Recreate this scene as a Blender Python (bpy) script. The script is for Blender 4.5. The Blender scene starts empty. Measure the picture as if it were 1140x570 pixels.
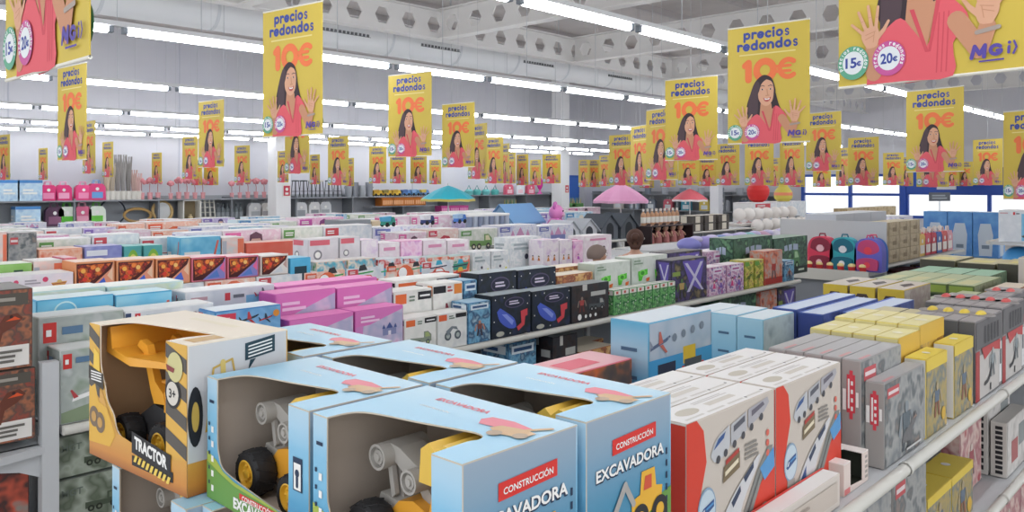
import bpy, math, random
from mathutils import Vector, Matrix
SC = bpy.context.scene
COL = SC.collection
# ---------------------------------------------------------------- survey frame
# +X runs along the aisles (to the right and away), +Y across them (to the left and away)
FPX, HZ, EYE = 900.0, 205.0, 2.15
AN = math.atan2(850.0, 900.0)
CA, SA = math.cos(AN), math.sin(AN)
def ray(px): 
    r = (px-570.0)/FPX
    return CA+SA*r, SA-CA*r
def at_y(px, py, Y):
    a, b = ray(px); d = Y/b
    return a*d, EYE-(py-HZ)/FPX*d
def at_x(px, py, X):
    a, b = ray(px); d = X/a
    return b*d, EYE-(py-HZ)/FPX*d
def at_d(px, py, d):
    a, b = ray(px)
    return a*d, b*d, EYE-(py-HZ)/FPX*d
def to_px(x, y):
    r = SA*x-CA*y; f = CA*x+SA*y
    return 570+FPX*r/max(f, .01)
# ---------------------------------------------------------------- materials
MATS = {}
def lin(c):
    c /= 255.0
    return c/12.92 if c <= .04045 else ((c+.055)/1.055)**2.4
def rgb(h):
    return (lin(int(h[0:2],16)), lin(int(h[2:4],16)), lin(int(h[4:6],16)), 1)
def _new(key):
    m = bpy.data.materials.new(key); m.use_nodes = True
    b = m.node_tree.nodes['Principled BSDF']
    MATS[key] = m
    return m, m.node_tree, b
def S(h, rough=.5, metal=0.0, spec=.4):
    key = 'c_%s_%d_%d' % (h, rough*100, metal*100)
    if key in MATS: return MATS[key]
    m, nt, b = _new(key)
    b.inputs['Base Color'].default_value = rgb(h)
    b.inputs['Roughness'].default_value = rough
    b.inputs['Metallic'].default_value = metal
    b.inputs['Specular IOR Level'].default_value = spec
    return m
def E(h, strength, key):
    if key in MATS: return MATS[key]
    m, nt, b = _new(key)
    b.inputs['Base Color'].default_value = rgb(h)
    b.inputs['Emission Color'].default_value = rgb(h)
    b.inputs['Emission Strength'].default_value = strength
    return m
def GLASS():
    if 'glass' in MATS: return MATS['glass']
    m, nt, b = _new('glass')
    b.inputs['Base Color'].default_value = (.95, .97, 1, 1)
    b.inputs['Roughness'].default_value = .02
    b.inputs['Transmission Weight'].default_value = 1.0
    b.inputs['IOR'].default_value = 1.02
    return m
def N(cols, scale=14.0, rough=.45, detail=2.0, stretch=(1,1,1), sharp=True):
    """printed picture: patches of several colours"""
    key = 'n_%s_%g_%g_%s' % ('_'.join(cols), scale, detail, stretch[2])
    if key in MATS: return MATS[key]
    m, nt, b = _new(key)
    tc = nt.nodes.new('ShaderNodeTexCoord'); mp = nt.nodes.new('ShaderNodeMapping')
    mp.inputs['Scale'].default_value = stretch
    nz = nt.nodes.new('ShaderNodeTexNoise'); nz.inputs['Scale'].default_value = scale
    nz.inputs['Detail'].default_value = detail; nz.inputs['Roughness'].default_value = .6
    cr = nt.nodes.new('ShaderNodeValToRGB')
    cr.color_ramp.interpolation = 'LINEAR'
    n = len(cols); els = cr.color_ramp.elements
    pos = [.3+.4*i/max(1, n-1) for i in range(n)]
    els[0].position = pos[0]; els[0].color = rgb(cols[0])
    els[1].position = pos[-1]; els[1].color = rgb(cols[-1])
    for i in range(1, n-1):
        e = els.new(pos[i]); e.color = rgb(cols[i])
    nt.links.new(tc.outputs['Object'], mp.inputs['Vector'])
    nt.links.new(mp.outputs['Vector'], nz.inputs['Vector'])
    nt.links.new(nz.outputs['Fac'], cr.inputs['Fac'])
    nt.links.new(cr.outputs['Color'], b.inputs['Base Color'])
    b.inputs['Roughness'].default_value = rough
    return m
def RAMP(key, stops, h, rough=.4, wob=.03, axis='Z'):
    """printed picture that changes from its lower edge to its upper edge, with loose cloud streaks"""
    if key in MATS: return MATS[key]
    m, nt, b = _new(key)
    tc = nt.nodes.new('ShaderNodeTexCoord'); sp = nt.nodes.new('ShaderNodeSeparateXYZ')
    nz = nt.nodes.new('ShaderNodeTexNoise'); nz.inputs['Scale'].default_value = 6; nz.inputs['Detail'].default_value = 2
    mp = nt.nodes.new('ShaderNodeMapping'); mp.inputs['Scale'].default_value = (.5, .5, 4)
    ma = nt.nodes.new('ShaderNodeMath'); ma.operation = 'MULTIPLY_ADD'; ma.inputs[1].default_value = wob*4; ma.inputs[2].default_value = -wob*2
    ad = nt.nodes.new('ShaderNodeMath'); ad.operation = 'ADD'
    dv = nt.nodes.new('ShaderNodeMath'); dv.operation = 'DIVIDE'; dv.inputs[1].default_value = h
    cr = nt.nodes.new('ShaderNodeValToRGB'); els = cr.color_ramp.elements
    els[0].position = stops[0][0]; els[0].color = rgb(stops[0][1])
    els[1].position = stops[-1][0]; els[1].color = rgb(stops[-1][1])
    for p, c in stops[1:-1]:
        e = els.new(p); e.color = rgb(c)
    L = nt.links.new
    L(tc.outputs['Object'], sp.inputs[0]); L(tc.outputs['Object'], mp.inputs['Vector']); L(mp.outputs['Vector'], nz.inputs['Vector'])
    L(sp.outputs[axis], dv.inputs[0]); L(nz.outputs['Fac'], ma.inputs[0]); L(dv.outputs[0], ad.inputs[0]); L(ma.outputs[0], ad.inputs[1])
    L(ad.outputs[0], cr.inputs['Fac']); L(cr.outputs['Color'], b.inputs['Base Color'])
    b.inputs['Roughness'].default_value = rough
    return m
# ---------------------------------------------------------------- mesh collector
class MB:
    def __init__(s): s.v = []; s.f = []; s.m = []; s.ms = []; s.sm = []
    def mi(s, mat):
        if mat not in s.ms: s.ms.append(mat)
        return s.ms.index(mat)
    def add(s, vs, fs, mat, smooth=False):
        o = len(s.v); k = s.mi(mat)
        s.v += [tuple(q) for q in vs]
        for f in fs: s.f.append([i+o for i in f]); s.m.append(k); s.sm.append(smooth)
    def box(s, x0, x1, y0, y1, z0, z1, mat, mats=None):
        vs = [(x0,y0,z0),(x1,y0,z0),(x1,y1,z0),(x0,y1,z0),(x0,y0,z1),(x1,y0,z1),(x1,y1,z1),(x0,y1,z1)]
        fs = {'D':[0,3,2,1],'T':[4,5,6,7],'F':[0,1,5,4],'R':[1,2,6,5],'B':[2,3,7,6],'L':[3,0,4,7]}
        o = len(s.v); s.v += vs
        for k, f in fs.items():
            s.f.append([i+o for i in f]); s.m.append(s.mi((mats or {}).get(k, mat))); s.sm.append(False)
    def bbox(s, x0, x1, y0, y1, z0, z1, mat, b=.004):
        """box with chamfered edges"""
        xs, ys, zs = (x0, x1), (y0, y1), (z0, z1); sg = (1, -1)
        idx = {}; vs = []
        for i in (0,1):
            for j in (0,1):
                for k in (0,1):
                    X, Y, Z = xs[i], ys[j], zs[k]; dx, dy, dz = sg[i]*b, sg[j]*b, sg[k]*b
                    idx[i,j,k,'x'] = len(vs); vs.append((X, Y+dy, Z+dz))
                    idx[i,j,k,'y'] = len(vs); vs.append((X+dx, Y, Z+dz))
                    idx[i,j,k,'z'] = len(vs); vs.append((X+dx, Y+dy, Z))
        fs = []
        for i in (0,1): fs.append([idx[i,0,0,'x'],idx[i,1,0,'x'],idx[i,1,1,'x'],idx[i,0,1,'x']])
        for j in (0,1): fs.append([idx[0,j,0,'y'],idx[1,j,0,'y'],idx[1,j,1,'y'],idx[0,j,1,'y']])
        for k in (0,1): fs.append([idx[0,0,k,'z'],idx[1,0,k,'z'],idx[1,1,k,'z'],idx[0,1,k,'z']])
        for i in (0,1):
            for j in (0,1): fs.append([idx[i,j,0,'x'],idx[i,j,1,'x'],idx[i,j,1,'y'],idx[i,j,0,'y']])
        for i in (0,1):
            for k in (0,1): fs.append([idx[i,0,k,'x'],idx[i,1,k,'x'],idx[i,1,k,'z'],idx[i,0,k,'z']])
        for j in (0,1):
            for k in (0,1): fs.append([idx[0,j,k,'y'],idx[1,j,k,'y'],idx[1,j,k,'z'],idx[0,j,k,'z']])
        for i in (0,1):
            for j in (0,1):
                for k in (0,1): fs.append([idx[i,j,k,'x'],idx[i,j,k,'y'],idx[i,j,k,'z']])
        s.add(vs, fs, mat)
    def prism(s, pts, o, u, v, n, t, mo, mi=None, me=None):
        """panel: outline pts (metres along u, v from o), outer side facing n, thickness t behind it"""
        o, u, v, n = Vector(o), Vector(u), Vector(v), Vector(n)
        P = [o+u*a+v*b for a, b in pts]; Q = [p-n*t for p in P]; k = len(P)
        ccw = sum(pts[i][0]*pts[(i+1)%k][1]-pts[(i+1)%k][0]*pts[i][1] for i in range(k)) > 0
        if ccw != (u.cross(v).dot(n) > 0): P.reverse(); Q.reverse()
        s.add(P, [list(range(k))], mo); s.add(Q, [list(range(k-1,-1,-1))], mi or mo)
        s.add(P+Q, [[i,i+k,(i+1)%k+k,(i+1)%k] for i in range(k)], me or mo)
    def tube(s, pts, r, mat, seg=8, caps=True, smooth=True):
        pts = [Vector(p) for p in pts]; rs = r if isinstance(r, (list, tuple)) else [r]*len(pts)
        vs = []; n = len(pts); up = None
        for i, p in enumerate(pts):
            d = (pts[min(i+1,n-1)]-pts[max(i-1,0)]).normalized()
            if up is None:
                up = Vector((0,0,1)) if abs(d.z) < .9 else Vector((1,0,0))
            a = d.cross(up)
            if a.length < 1e-6: a = d.orthogonal()
            a.normalize(); b = a.cross(d); up = b
            for k in range(seg):
                t = 2*math.pi*k/seg
                vs.append(p+a*(rs[i]*math.cos(t))+b*(rs[i]*math.sin(t)))
        fs = [[i*seg+k, i*seg+(k+1)%seg, (i+1)*seg+(k+1)%seg, (i+1)*seg+k] for i in range(n-1) for k in range(seg)]
        s.add(vs, fs, mat, smooth)
        if caps:
            s.add(vs[:seg], [list(range(seg-1,-1,-1))], mat); s.add(vs[-seg:], [list(range(seg))], mat)
    def lathe(s, prof, mat, c=(0,0,0), axis='z', seg=16, smooth=True, mats=None):
        """prof: (radius, height) pairs turned about an axis through c"""
        c = Vector(c); vs = []
        for r, h in prof:
            for k in range(seg):
                t = 2*math.pi*k/seg; a, b = r*math.cos(t), r*math.sin(t)
                q = {'z':(a,b,h),'y':(a,h,b),'x':(h,a,b)}[axis]
                vs.append(c+Vector(q))
        for i in range(len(prof)-1):
            fs = [[i*seg+k, i*seg+(k+1)%seg, (i+1)*seg+(k+1)%seg, (i+1)*seg+k] for k in range(seg)]
            if i == 0 or True:
                o = len(s.v)
            s_v = vs; 
            sub = [vs[j] for j in range(i*seg, (i+2)*seg)]
            s.add(sub, [[q-i*seg for q in f] for f in fs], (mats[i] if mats else mat), smooth)
    def ball(s, c, r, mat, seg=14, rings=8):
        if not isinstance(r, (tuple, list)): r = (r, r, r)
        vs = []
        for i in range(rings+1):
            ph = math.pi*i/rings
            for k in range(seg):
                t = 2*math.pi*k/seg
                vs.append((c[0]+r[0]*math.sin(ph)*math.cos(t), c[1]+r[1]*math.sin(ph)*math.sin(t), c[2]+r[2]*math.cos(ph)))
        s.add(vs, [[i*seg+k,(i+1)*seg+k,(i+1)*seg+(k+1)%seg,i*seg+(k+1)%seg] for i in range(rings) for k in range(seg)], mat, True)
    def mesh(s, name):
        me = bpy.data.meshes.new(name); me.from_pydata(s.v, [], s.f)
        for m in s.ms: me.materials.append(m)
        me.polygons.foreach_set('material_index', s.m); me.polygons.foreach_set('use_smooth', s.sm)
        me.update(); return me
    def build(s, name, parent=None, loc=(0,0,0), rz=0.0):
        return link(name, s.mesh(name), parent, loc, rz)
def link(name, data, parent=None, loc=(0,0,0), rz=0.0):
    o = bpy.data.objects.new(name, data); COL.objects.link(o)
    o.location = loc; o.rotation_euler = (0, 0, rz)
    if parent: o.parent = parent
    return o
def tag(o, label, cat, group=None):
    o['label'] = label; o['category'] = cat
    if group: o['group'] = group
    return o
def thing(name, label, cat, loc=(0,0,0), rz=0.0, group=None):
    return tag(link(name, None, None, loc, rz), label, cat, group)
def struct(o):
    o['kind'] = 'structure'; return o
def dup(root, loc, rz=0.0, label=None, group=None, scale=None):
    r = root.copy(); COL.objects.link(r); r.location = loc; r.rotation_euler = (0, 0, rz)
    if label: r['label'] = label
    if group: r['group'] = group
    if scale: r.scale = scale
    for ch in root.children:
        c = ch.copy(); COL.objects.link(c); c.parent = r
        for g in ch.children:
            d = g.copy(); COL.objects.link(d); d.parent = c
    return r
# ---------------------------------------------------------------- lettering and printed marks on a face
TXT = {}
def text_geo(t, bold=.02):
    if (t, bold) in TXT: return TXT[t, bold]
    cu = bpy.data.curves.new('lettering', 'FONT'); cu.body = t; cu.size = 1; cu.offset = bold
    cu.align_x = 'CENTER'; cu.resolution_u = 3
    o = bpy.data.objects.new('lettering', cu); COL.objects.link(o)
    bpy.context.view_layer.update()
    me = bpy.data.meshes.new_from_object(o.evaluated_get(bpy.context.evaluated_depsgraph_get()))
    vs = [(q.co.x, q.co.y) for q in me.vertices]; fs = [list(p.vertices) for p in me.polygons]
    COL.objects.unlink(o); bpy.data.objects.remove(o); bpy.data.curves.remove(cu); bpy.data.meshes.remove(me)
    x0 = min(a for a, b in vs); x1 = max(a for a, b in vs); y0 = min(b for a, b in vs); y1 = max(b for a, b in vs)
    TXT[t, bold] = ([((a-x0)/(x1-x0), (b-y0)/(y1-y0)) for a, b in vs], fs, (x1-x0)/(y1-y0))
    return TXT[t, bold]
class Face:
    """draws printed marks on a flat face; u, v are fractions of its width and height"""
    def __init__(s, mb, o, u, v, n, w, h, step=.0007):
        s.mb = mb; s.o, s.u, s.v, s.n = Vector(o), Vector(u), Vector(v), Vector(n); s.w, s.h = w, h; s.step = step; s.c = 0
        s.flip = s.u.cross(s.v).dot(s.n) < 0
    def P(s, a, b, k): return s.o+s.u*(a*s.w)+s.v*(b*s.h)+s.n*(s.step*(k+.012*s.c))
    def poly(s, pts, mat, k=1):
        s.c += 1
        vs = [s.P(a, b, k) for a, b in pts]
        ar = sum(pts[i][0]*pts[(i+1)%len(pts)][1]-pts[(i+1)%len(pts)][0]*pts[i][1] for i in range(len(pts)))
        ix = list(range(len(pts)))
        if (ar < 0) != s.flip: ix.reverse()
        s.mb.add(vs, [ix], mat)
    def rect(s, a0, b0, a1, b1, mat, k=1): s.poly([(a0,b0),(a1,b0),(a1,b1),(a0,b1)], mat, k)
    def ell(s, a, b, ra, mat, k=1, rb=None, n=20, rot=0):
        rb = ra*s.w/s.h if rb is None else rb
        c, d = math.cos(rot), math.sin(rot)
        pts = []
        for i in range(n):
            t = 2*math.pi*i/n; x, y = ra*s.w*math.cos(t), rb*s.h*math.sin(t)
            pts.append((a+(x*c-y*d)/s.w, b+(x*d+y*c)/s.h))
        s.poly(pts, mat, k)
    def line(s, p, q, wd, mat, k=1, wd2=None):
        """stroke with round ends; wd as a fraction of the face's width"""
        ax, ay, bx, by = p[0]*s.w, p[1]*s.h, q[0]*s.w, q[1]*s.h
        L = math.hypot(bx-ax, by-ay) or 1e-6; t0 = math.atan2(by-ay, bx-ax)
        r0 = wd*s.w/2; r1 = (wd2 if wd2 is not None else wd)*s.w/2; pts = []
        for i in range(7):
            t = t0+math.pi/2+math.pi*i/6; pts.append((ax+r0*math.cos(t), ay+r0*math.sin(t)))
        for i in range(7):
            t = t0-math.pi/2+math.pi*i/6; pts.append((bx+r1*math.cos(t), by+r1*math.sin(t)))
        s.poly([(x/s.w, y/s.h) for x, y in pts], mat, k)
    def text(s, t, a, b, width, mat, k=2, bold=.02, height=None, shear=0, rise=0):
        """t centred at (a, b); width and height as fractions of the face"""
        s.c += 1
        vs, fs, asp = text_geo(t, bold)
        W = width*s.w; H = height*s.h if height else W/asp
        pts = []
        for x, y in vs:
            X = (x-.5)*W+shear*(y-.5)*H; Y = (y-.5)*H+rise*(x-.5)*W
            pts.append(s.P(a+X/s.w, b+Y/s.h, k))
        s.mb.add(pts, [f[::-1] if s.flip else f for f in fs], mat)
    def arc_text(s, t, a, b, ra, size, mat, k, t0, t1):
        n = len(t)
        for i, ch in enumerate(t):
            if ch == ' ': continue
            th = t0+(t1-t0)*i/(n-1)
            vs, fs, asp = text_geo(ch, .03)
            hh = size*s.w*(1.0 if ch in 'pd' else .75); ww = min(hh*asp, size*s.w*.9)
            cx, cy = a*s.w+ra*s.w*math.cos(th), b*s.h+ra*s.w*math.sin(th); ro = th-math.pi/2
            pts = []
            for x, y in vs:
                X, Y = (x-.5)*ww, (y-.5)*hh
                pts.append(s.P((cx+X*math.cos(ro)-Y*math.sin(ro))/s.w, (cy+X*math.sin(ro)+Y*math.cos(ro))/s.h, k))
            s.mb.add(pts, [f[::-1] if s.flip else f for f in fs], mat)
    def ring(s, a, b, r, t, mat, k=1, t0=0, t1=360, n=20, ry=None):
        """round stroke: arc of radius r (fractions of the width) and thickness t, degrees t0..t1"""
        ry = ry or r; q = s.w/s.h; pts = []
        A0, A1 = math.radians(t0), math.radians(t1)
        P_ = [(a+r*math.cos(A0+(A1-A0)*i/n), b+ry*q*math.sin(A0+(A1-A0)*i/n)) for i in range(n+1)]
        for i in range(n):
            th0, th1 = A0+(A1-A0)*i/n, A0+(A1-A0)*(i+1)/n
            o_ = [(a+(r+t/2)*math.cos(x), b+(ry+t/2)*q*math.sin(x)) for x in (th0, th1)]; i_ = [(a+(r-t/2)*math.cos(x), b+(ry-t/2)*q*math.sin(x)) for x in (th1, th0)]
            s.poly(o_+i_, mat, k)
        if t1-t0 < 359:
            for x, y in (P_[0], P_[-1]): s.ell(x, y, t/2, mat, k, n=10)
    def word(s, txt, cx, cy, width, mat, k=2, wt=.3):
        """heavy rounded lower-case lettering made of strokes; x-height is the unit"""
        adv = dict(p=1.16, r=.8, e=1.14, c=1.02, i=.5, o=1.16, s=.95, d=1.16, n=1.1)
        W = sum(adv[c] for c in txt); u = width/W; q = s.w/s.h; x = cx-width/2; t = wt*u; R = .36*u
        def L(x0, y0, x1, y1): s.line((x+x0*u, cy+y0*u*q), (x+x1*u, cy+y1*u*q), t, mat, k)
        def O(x0, y0, r, a0, a1): s.ring(x+x0*u, cy+y0*u*q, r*u, t, mat, k, a0, a1, 14)
        for c in txt:
            if c == 'p': O(.54,0,.35,0,360); L(.17,.33,.17,-.72)
            elif c == 'd': O(.52,0,.35,0,360); L(.88,.78,.88,-.33)
            elif c == 'o': O(.55,0,.36,0,360)
            elif c == 'e': O(.55,0,.36,0,318); L(.25,0,.86,0)
            elif c == 'c': O(.54,0,.36,48,312)
            elif c == 'r': L(.17,.35,.17,-.36); O(.5,.02,.32,55,180)
            elif c == 'n': L(.17,.35,.17,-.36); O(.5,.02,.33,0,180); L(.83,.02,.83,-.36)
            elif c == 'i': L(.22,.33,.22,-.36); s.ell(x+.22*u, cy+.72*u*q, t*.62, mat, k, n=12)
            elif c == 's':
                t0_ = t; t = .22*u; O(.44,.2,.2,30,262); O(.44,-.2,.2,-150,82); t = t0_
            x += adv[c]*u
# ---------------------------------------------------------------- printed boxes
def faces(mb, w, d, h, step=.0008):
    x, y = w/2, d/2
    return {'F': Face(mb, (-x,-y,0), (1,0,0), (0,0,1), (0,-1,0), w, h, step),
            'L': Face(mb, (-x,y,0), (0,-1,0), (0,0,1), (-1,0,0), d, h, step),
            'B': Face(mb, (x,y,0), (-1,0,0), (0,0,1), (0,1,0), w, h, step),
            'R': Face(mb, (x,-y,0), (0,1,0), (0,0,1), (1,0,0), d, h, step),
            'T': Face(mb, (-x,-y,h), (1,0,0), (0,1,0), (0,0,1), w, d, step)}
def hero(F, kind, cx, cy, s, cols, k=2):
    """a printed picture of the toy; s = its width as a fraction of the face's width"""
    up, dn = {'doll':(.4,.52),'robot':(.4,.5),'ball':(.42,.42),'castle':(.34,.34),'gun':(.24,.34),'dino':(.34,.48)}.get(kind, (.4,.3))
    s = min(s, .95*F.h/F.w/(up+dn)); q = s*F.w/F.h; cy = min(max(cy, dn*q+.02), .98-up*q)
    def p(pts, c, kk=0): F.poly([(cx+a*s, cy+b*q) for a, b in pts], c, k+kk)
    def e(a, b, r, c, kk=0, rb=None): F.ell(cx+a*s, cy+b*q, r*s, c, k+kk, (rb*q if rb else None), 14)
    c0, c1, c2 = (list(cols)*3)[:3]
    if kind == 'plane':
        p([(-.5,-.12),(.3,.05),(.5,.16),(.46,.2),(.25,.14),(-.48,-.02)], c0); p([(-.1,0),(.12,.05),(.0,.36),(-.08,.36)], c1, 1)
        p([(-.05,-.03),(.1,.0),(.34,-.24),(.26,-.26)], c1, 1); p([(-.46,-.05),(-.36,-.02),(-.5,.16),(-.54,.15)], c2, 1); e(.38,.13,.035,c2,1)
    elif kind == 'car':
        p([(-.5,-.1),(.5,-.1),(.5,.03),(.28,.06),(.12,.2),(-.2,.2),(-.36,.06),(-.5,.04)], c0); p([(-.2,.07),(.2,.07),(.09,.17),(-.17,.17)], c1, 1)
        e(-.28,-.1,.1,c2,2); e(.28,-.1,.1,c2,2); e(-.28,-.1,.05,c1,3); e(.28,-.1,.05,c1,3)
    elif kind == 'truck':
        p([(-.5,-.14),(.5,-.14),(.5,.1),(.34,.24),(.14,.24),(.14,.02),(-.5,.06)], c0); p([(.2,.04),(.44,.04),(.34,.2),(.2,.2)], c1, 1)
        for a in (-.34,-.1,.32): e(a,-.15,.1,c2,2); e(a,-.15,.045,c1,3)
    elif kind == 'doll':
        p([(-.3,-.5),(.3,-.5),(.13,0),(-.13,0)], c0); e(0,.16,.16,c1,1); p([(-.2,.02),(-.17,.3),(0,.38),(.17,.3),(.2,.02),(.12,.2),(-.12,.2)], c2, 2)
    elif kind == 'robot':
        p([(-.16,-.1),(.16,-.1),(.2,.18),(-.2,.18)], c0); e(0,.27,.1,c1,1); p([(-.3,.15),(-.2,.17),(-.3,-.2),(-.4,-.16)], c1); p([(.3,.15),(.2,.17),(.34,-.2),(.42,-.14)], c1)
        p([(-.15,-.1),(-.02,-.1),(-.1,-.46),(-.24,-.46)], c2); p([(.15,-.1),(.02,-.1),(.1,-.46),(.24,-.46)], c2)
    elif kind == 'dino':
        p([(-.5,-.2),(-.2,-.26),(.1,-.3),(.16,-.05),(.36,.06),(.5,.2),(.4,.3),(.2,.27),(.08,.1),(-.2,.02),(-.38,-.06)], c0); p([(.2,.16),(.46,.18),(.36,.24)], c1, 1)
        p([(-.14,-.24),(0,-.26),(-.02,-.45),(-.12,-.45)], c2, 1); e(.3,.24,.03,c2,2)
    elif kind == 'ball':
        e(0,0,.4,c0); e(-.12,.12,.2,c1,1); e(.16,-.14,.12,c2,2)
    elif kind == 'gun':
        p([(-.5,.02),(.5,.1),(.5,.2),(-.1,.2),(-.5,.14)], c0); p([(-.34,.04),(-.18,.05),(-.26,-.3),(-.4,-.3)], c0); p([(.0,.08),(.12,.09),(.1,-.16),(0,-.14)], c1, 1); p([(.34,.1),(.5,.1),(.5,.2),(.34,.2)], c2, 1)
    elif kind == 'boat':
        p([(-.5,.1),(.5,.16),(.34,-.14),(-.36,-.16)], c0); p([(-.16,.1),(.2,.12),(.1,.3),(-.1,.28)], c1, 1); p([(-.46,.02),(.44,.08),(.42,.03),(-.44,-.03)], c2, 1)
    elif kind == 'bike':
        e(-.28,-.1,.19,c2); e(.28,-.1,.19,c2); e(-.28,-.1,.1,c1,1); e(.28,-.1,.1,c1,1); p([(-.3,-.1),(0,.2),(.3,.1),(.2,.26),(-.08,.3),(-.4,.12)], c0, 2)
    elif kind == 'castle':
        p([(-.4,-.3),(.4,-.3),(.4,.02),(-.4,.02)], c0); p([(-.2,.02),(.2,.02),(0,.3)], c1, 1); p([(-.44,.02),(-.24,.02),(-.34,.22)], c1, 1); p([(.24,.02),(.44,.02),(.34,.22)], c1, 1); p([(-.08,-.3),(.08,-.3),(.08,-.1),(-.08,-.1)], c2, 1)
    elif kind == 'train':
        p([(-.5,-.16),(-.3,.12),(.5,.3),(.5,.02),(-.36,-.26)], c0); p([(-.42,-.1),(-.28,.06),(-.16,.08),(-.3,-.12)], c1, 1); p([(-.1,.08),(.46,.2),(.46,.12),(-.1,0)], c2, 1)
def lines(F, a0, a1, b0, b1, n, mat, k=2, rng=None):
    """fine print: n rows of short strokes too small to read"""
    R = rng or random.Random(3)
    hh = (b1-b0)/n
    for i in range(n):
        e = a1-(a1-a0)*R.uniform(0, .35)
        F.rect(a0, b0+hh*(i+.2), e, b0+hh*(i+.75), mat, k)
def box_mesh(name, w, d, h, ds):
    """ds: base / side / top colours and what is printed on the faces"""
    mb = MB(); base = ds['base']
    mb.bbox(-w/2, w/2, -d/2, d/2, 0, h, base, min(.003, w*.04, d*.04, h*.04))
    fs = faces(mb, w, d, h, ds.get('step', .0008)); e = .012
    R = random.Random(ds.get('seed', 1))
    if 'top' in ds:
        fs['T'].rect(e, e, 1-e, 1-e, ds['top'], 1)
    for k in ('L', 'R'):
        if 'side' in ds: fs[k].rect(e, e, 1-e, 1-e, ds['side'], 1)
    for k in ds.get('show', 'FL'):
        F = fs[k]
        if k in 'LR' and F.w < .5*fs['F'].w and 'side' in ds and not ds.get('wrap'):
            if 'sidetext' in ds: F.rect(.25, .2, .75, .8, ds['sidetext'], 2)
            continue
        if 'pic' in ds: F.rect(e, e, 1-e, 1-e, ds['pic'], 2)
        for m, a0, b0, a1, b1 in ds.get('rects', ()): F.rect(a0, b0, a1, b1, m, 3)
        for m, pts in ds.get('polys', ()): F.poly(pts, m, 3)
        for kind, cx, cy, s, cols in ds.get('heroes', ()): hero(F, kind, cx, cy, s, cols, 4)
        for m, a, b, ra in ds.get('dots', ()): F.ell(a, min(max(b, .02+min(ra*F.w/F.h, .45)), .98-min(ra*F.w/F.h, .45)), min(ra, .45*F.h/F.w), m, 5)
        for t, a, b, wd, m in ds.get('texts', ()): F.text(t, a, b, wd, m, 9)
        for m, a0, a1, b0, b1, n in ds.get('print', ()): lines(F, a0, a1, b0, b1, n, m, 8, R)
    for m, a0, b0, a1, b1 in ds.get('toprects', ()): fs['T'].rect(a0, b0, a1, b1, m, 2)
    for m, a, b, ra in ds.get('topdots', ()): fs['T'].ell(a, b, ra, m, 3)
    if 'extra' in ds: ds['extra'](mb, fs, w, d, h)
    return mb.mesh(name)
BOXMESH = {}; TOP = []
def put_box(name, label, ds, X0, X1, Y0, Y1, z0, z1, cat='box', group=None, tilt=0.0):
    w, d, h = X1-X0, Y1-Y0, z1-z0
    key = (id(ds), round(w, 2), round(d, 2), round(h, 2))
    if key not in BOXMESH: BOXMESH[key] = box_mesh(name, w, d, h, ds)
    o = link(name, BOXMESH[key], None, ((X0+X1)/2, (Y0+Y1)/2, z0), tilt)
    tag(o, label, cat, group)
    return o
W_ = S('f2f1ee'); K_ = S('26262a'); RED = S('d8342e'); GRY = S('a8a8ac')
# ---------------------------------------------------------------- carton with a window cut in its front and its top
def arc3(pts, n=6):
    """smooth a corner list (Catmull-Rom)"""
    out = []
    for i in range(len(pts)-1):
        p0 = pts[max(i-1,0)]; p1 = pts[i]; p2 = pts[i+1]; p3 = pts[min(i+2,len(pts)-1)]
        for k in range(n):
            t = k/n
            out.append(tuple(.5*((2*p1[j])+(-p0[j]+p2[j])*t+(2*p0[j]-5*p1[j]+4*p2[j]-p3[j])*t*t+(-p0[j]+3*p1[j]-3*p2[j]+p3[j])*t**3) for j in (0,1)))
    return out+[pts[-1]]
def window_carton(name, label, cat, W, D, H, loc, front_low, top_cut, mats, rz=0.0, group=None):
    """front faces -X, width W runs towards -Y; t (0..1) across the front from the +Y end, s into the box"""
    t = .003; r = thing(name, label, cat, loc, rz, group)
    inn = mats['inner']
    mb = MB()
    o = (-D/2, W/2, 0)
    HT = H-t; fr = [(0,0),(W,0),(W,HT),(front_low[-1][0]*W,HT)]+[(a*W, min(b*H, HT-.002)) for a, b in reversed(front_low)][1:-1]+[(front_low[0][0]*W,HT),(0,HT)]
    mb.prism(fr, o, (0,-1,0), (0,0,1), (-1,0,0), t, mats['front'], inn, mats.get('edge', mats['front']))
    if 'draw_front' in mats: mats['draw_front'](Face(mb, o, (0,-1,0), (0,0,1), (-1,0,0), W, H, .0006))
    front = mb.build('front_panel', r)
    mb = MB()
    tp = [(0,0)]+[(a*W, b*D) for a, b in top_cut]+[(W,0),(W,D),(0,D)]
    mb.prism(tp, (-D/2, W/2, H), (0,-1,0), (1,0,0), (0,0,1), t, mats['top'], inn, mats.get('edge', mats['top']))
    if 'draw_top' in mats: mats['draw_top'](Face(mb, (-D/2, W/2, H), (0,-1,0), (1,0,0), (0,0,1), W, D, .0006))
    mb.build('top_panel', r)
    mb = MB()
    mb.prism([(t,0),(D-t,0),(D-t,H-t),(t,H-t)], (-D/2, -W/2, 0), (1,0,0), (0,0,1), (0,-1,0), t, mats['side'], inn)
    if 'draw_side' in mats: mats['draw_side'](Face(mb, (-D/2, -W/2, 0), (1,0,0), (0,0,1), (0,-1,0), D, H, .0006))
    mb.build('side_panel', r)
    mb = MB()
    mb.prism([(t,0),(D-t,0),(D-t,H-t),(t,H-t)], (D/2, W/2, 0), (-1,0,0), (0,0,1), (0,1,0), t, mats['side'], inn)
    mb.build('side_panel', r)
    mb = MB()
    mb.prism([(0,0),(W,0),(W,H-t),(0,H-t)], (D/2, -W/2, 0), (0,1,0), (0,0,1), (1,0,0), t, mats['front'], inn)
    mb.box(-D/2+t, D/2-t, -W/2+t, W/2-t, 0, .004, inn)
    mb.build('back_panel', r)
    return r
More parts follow.
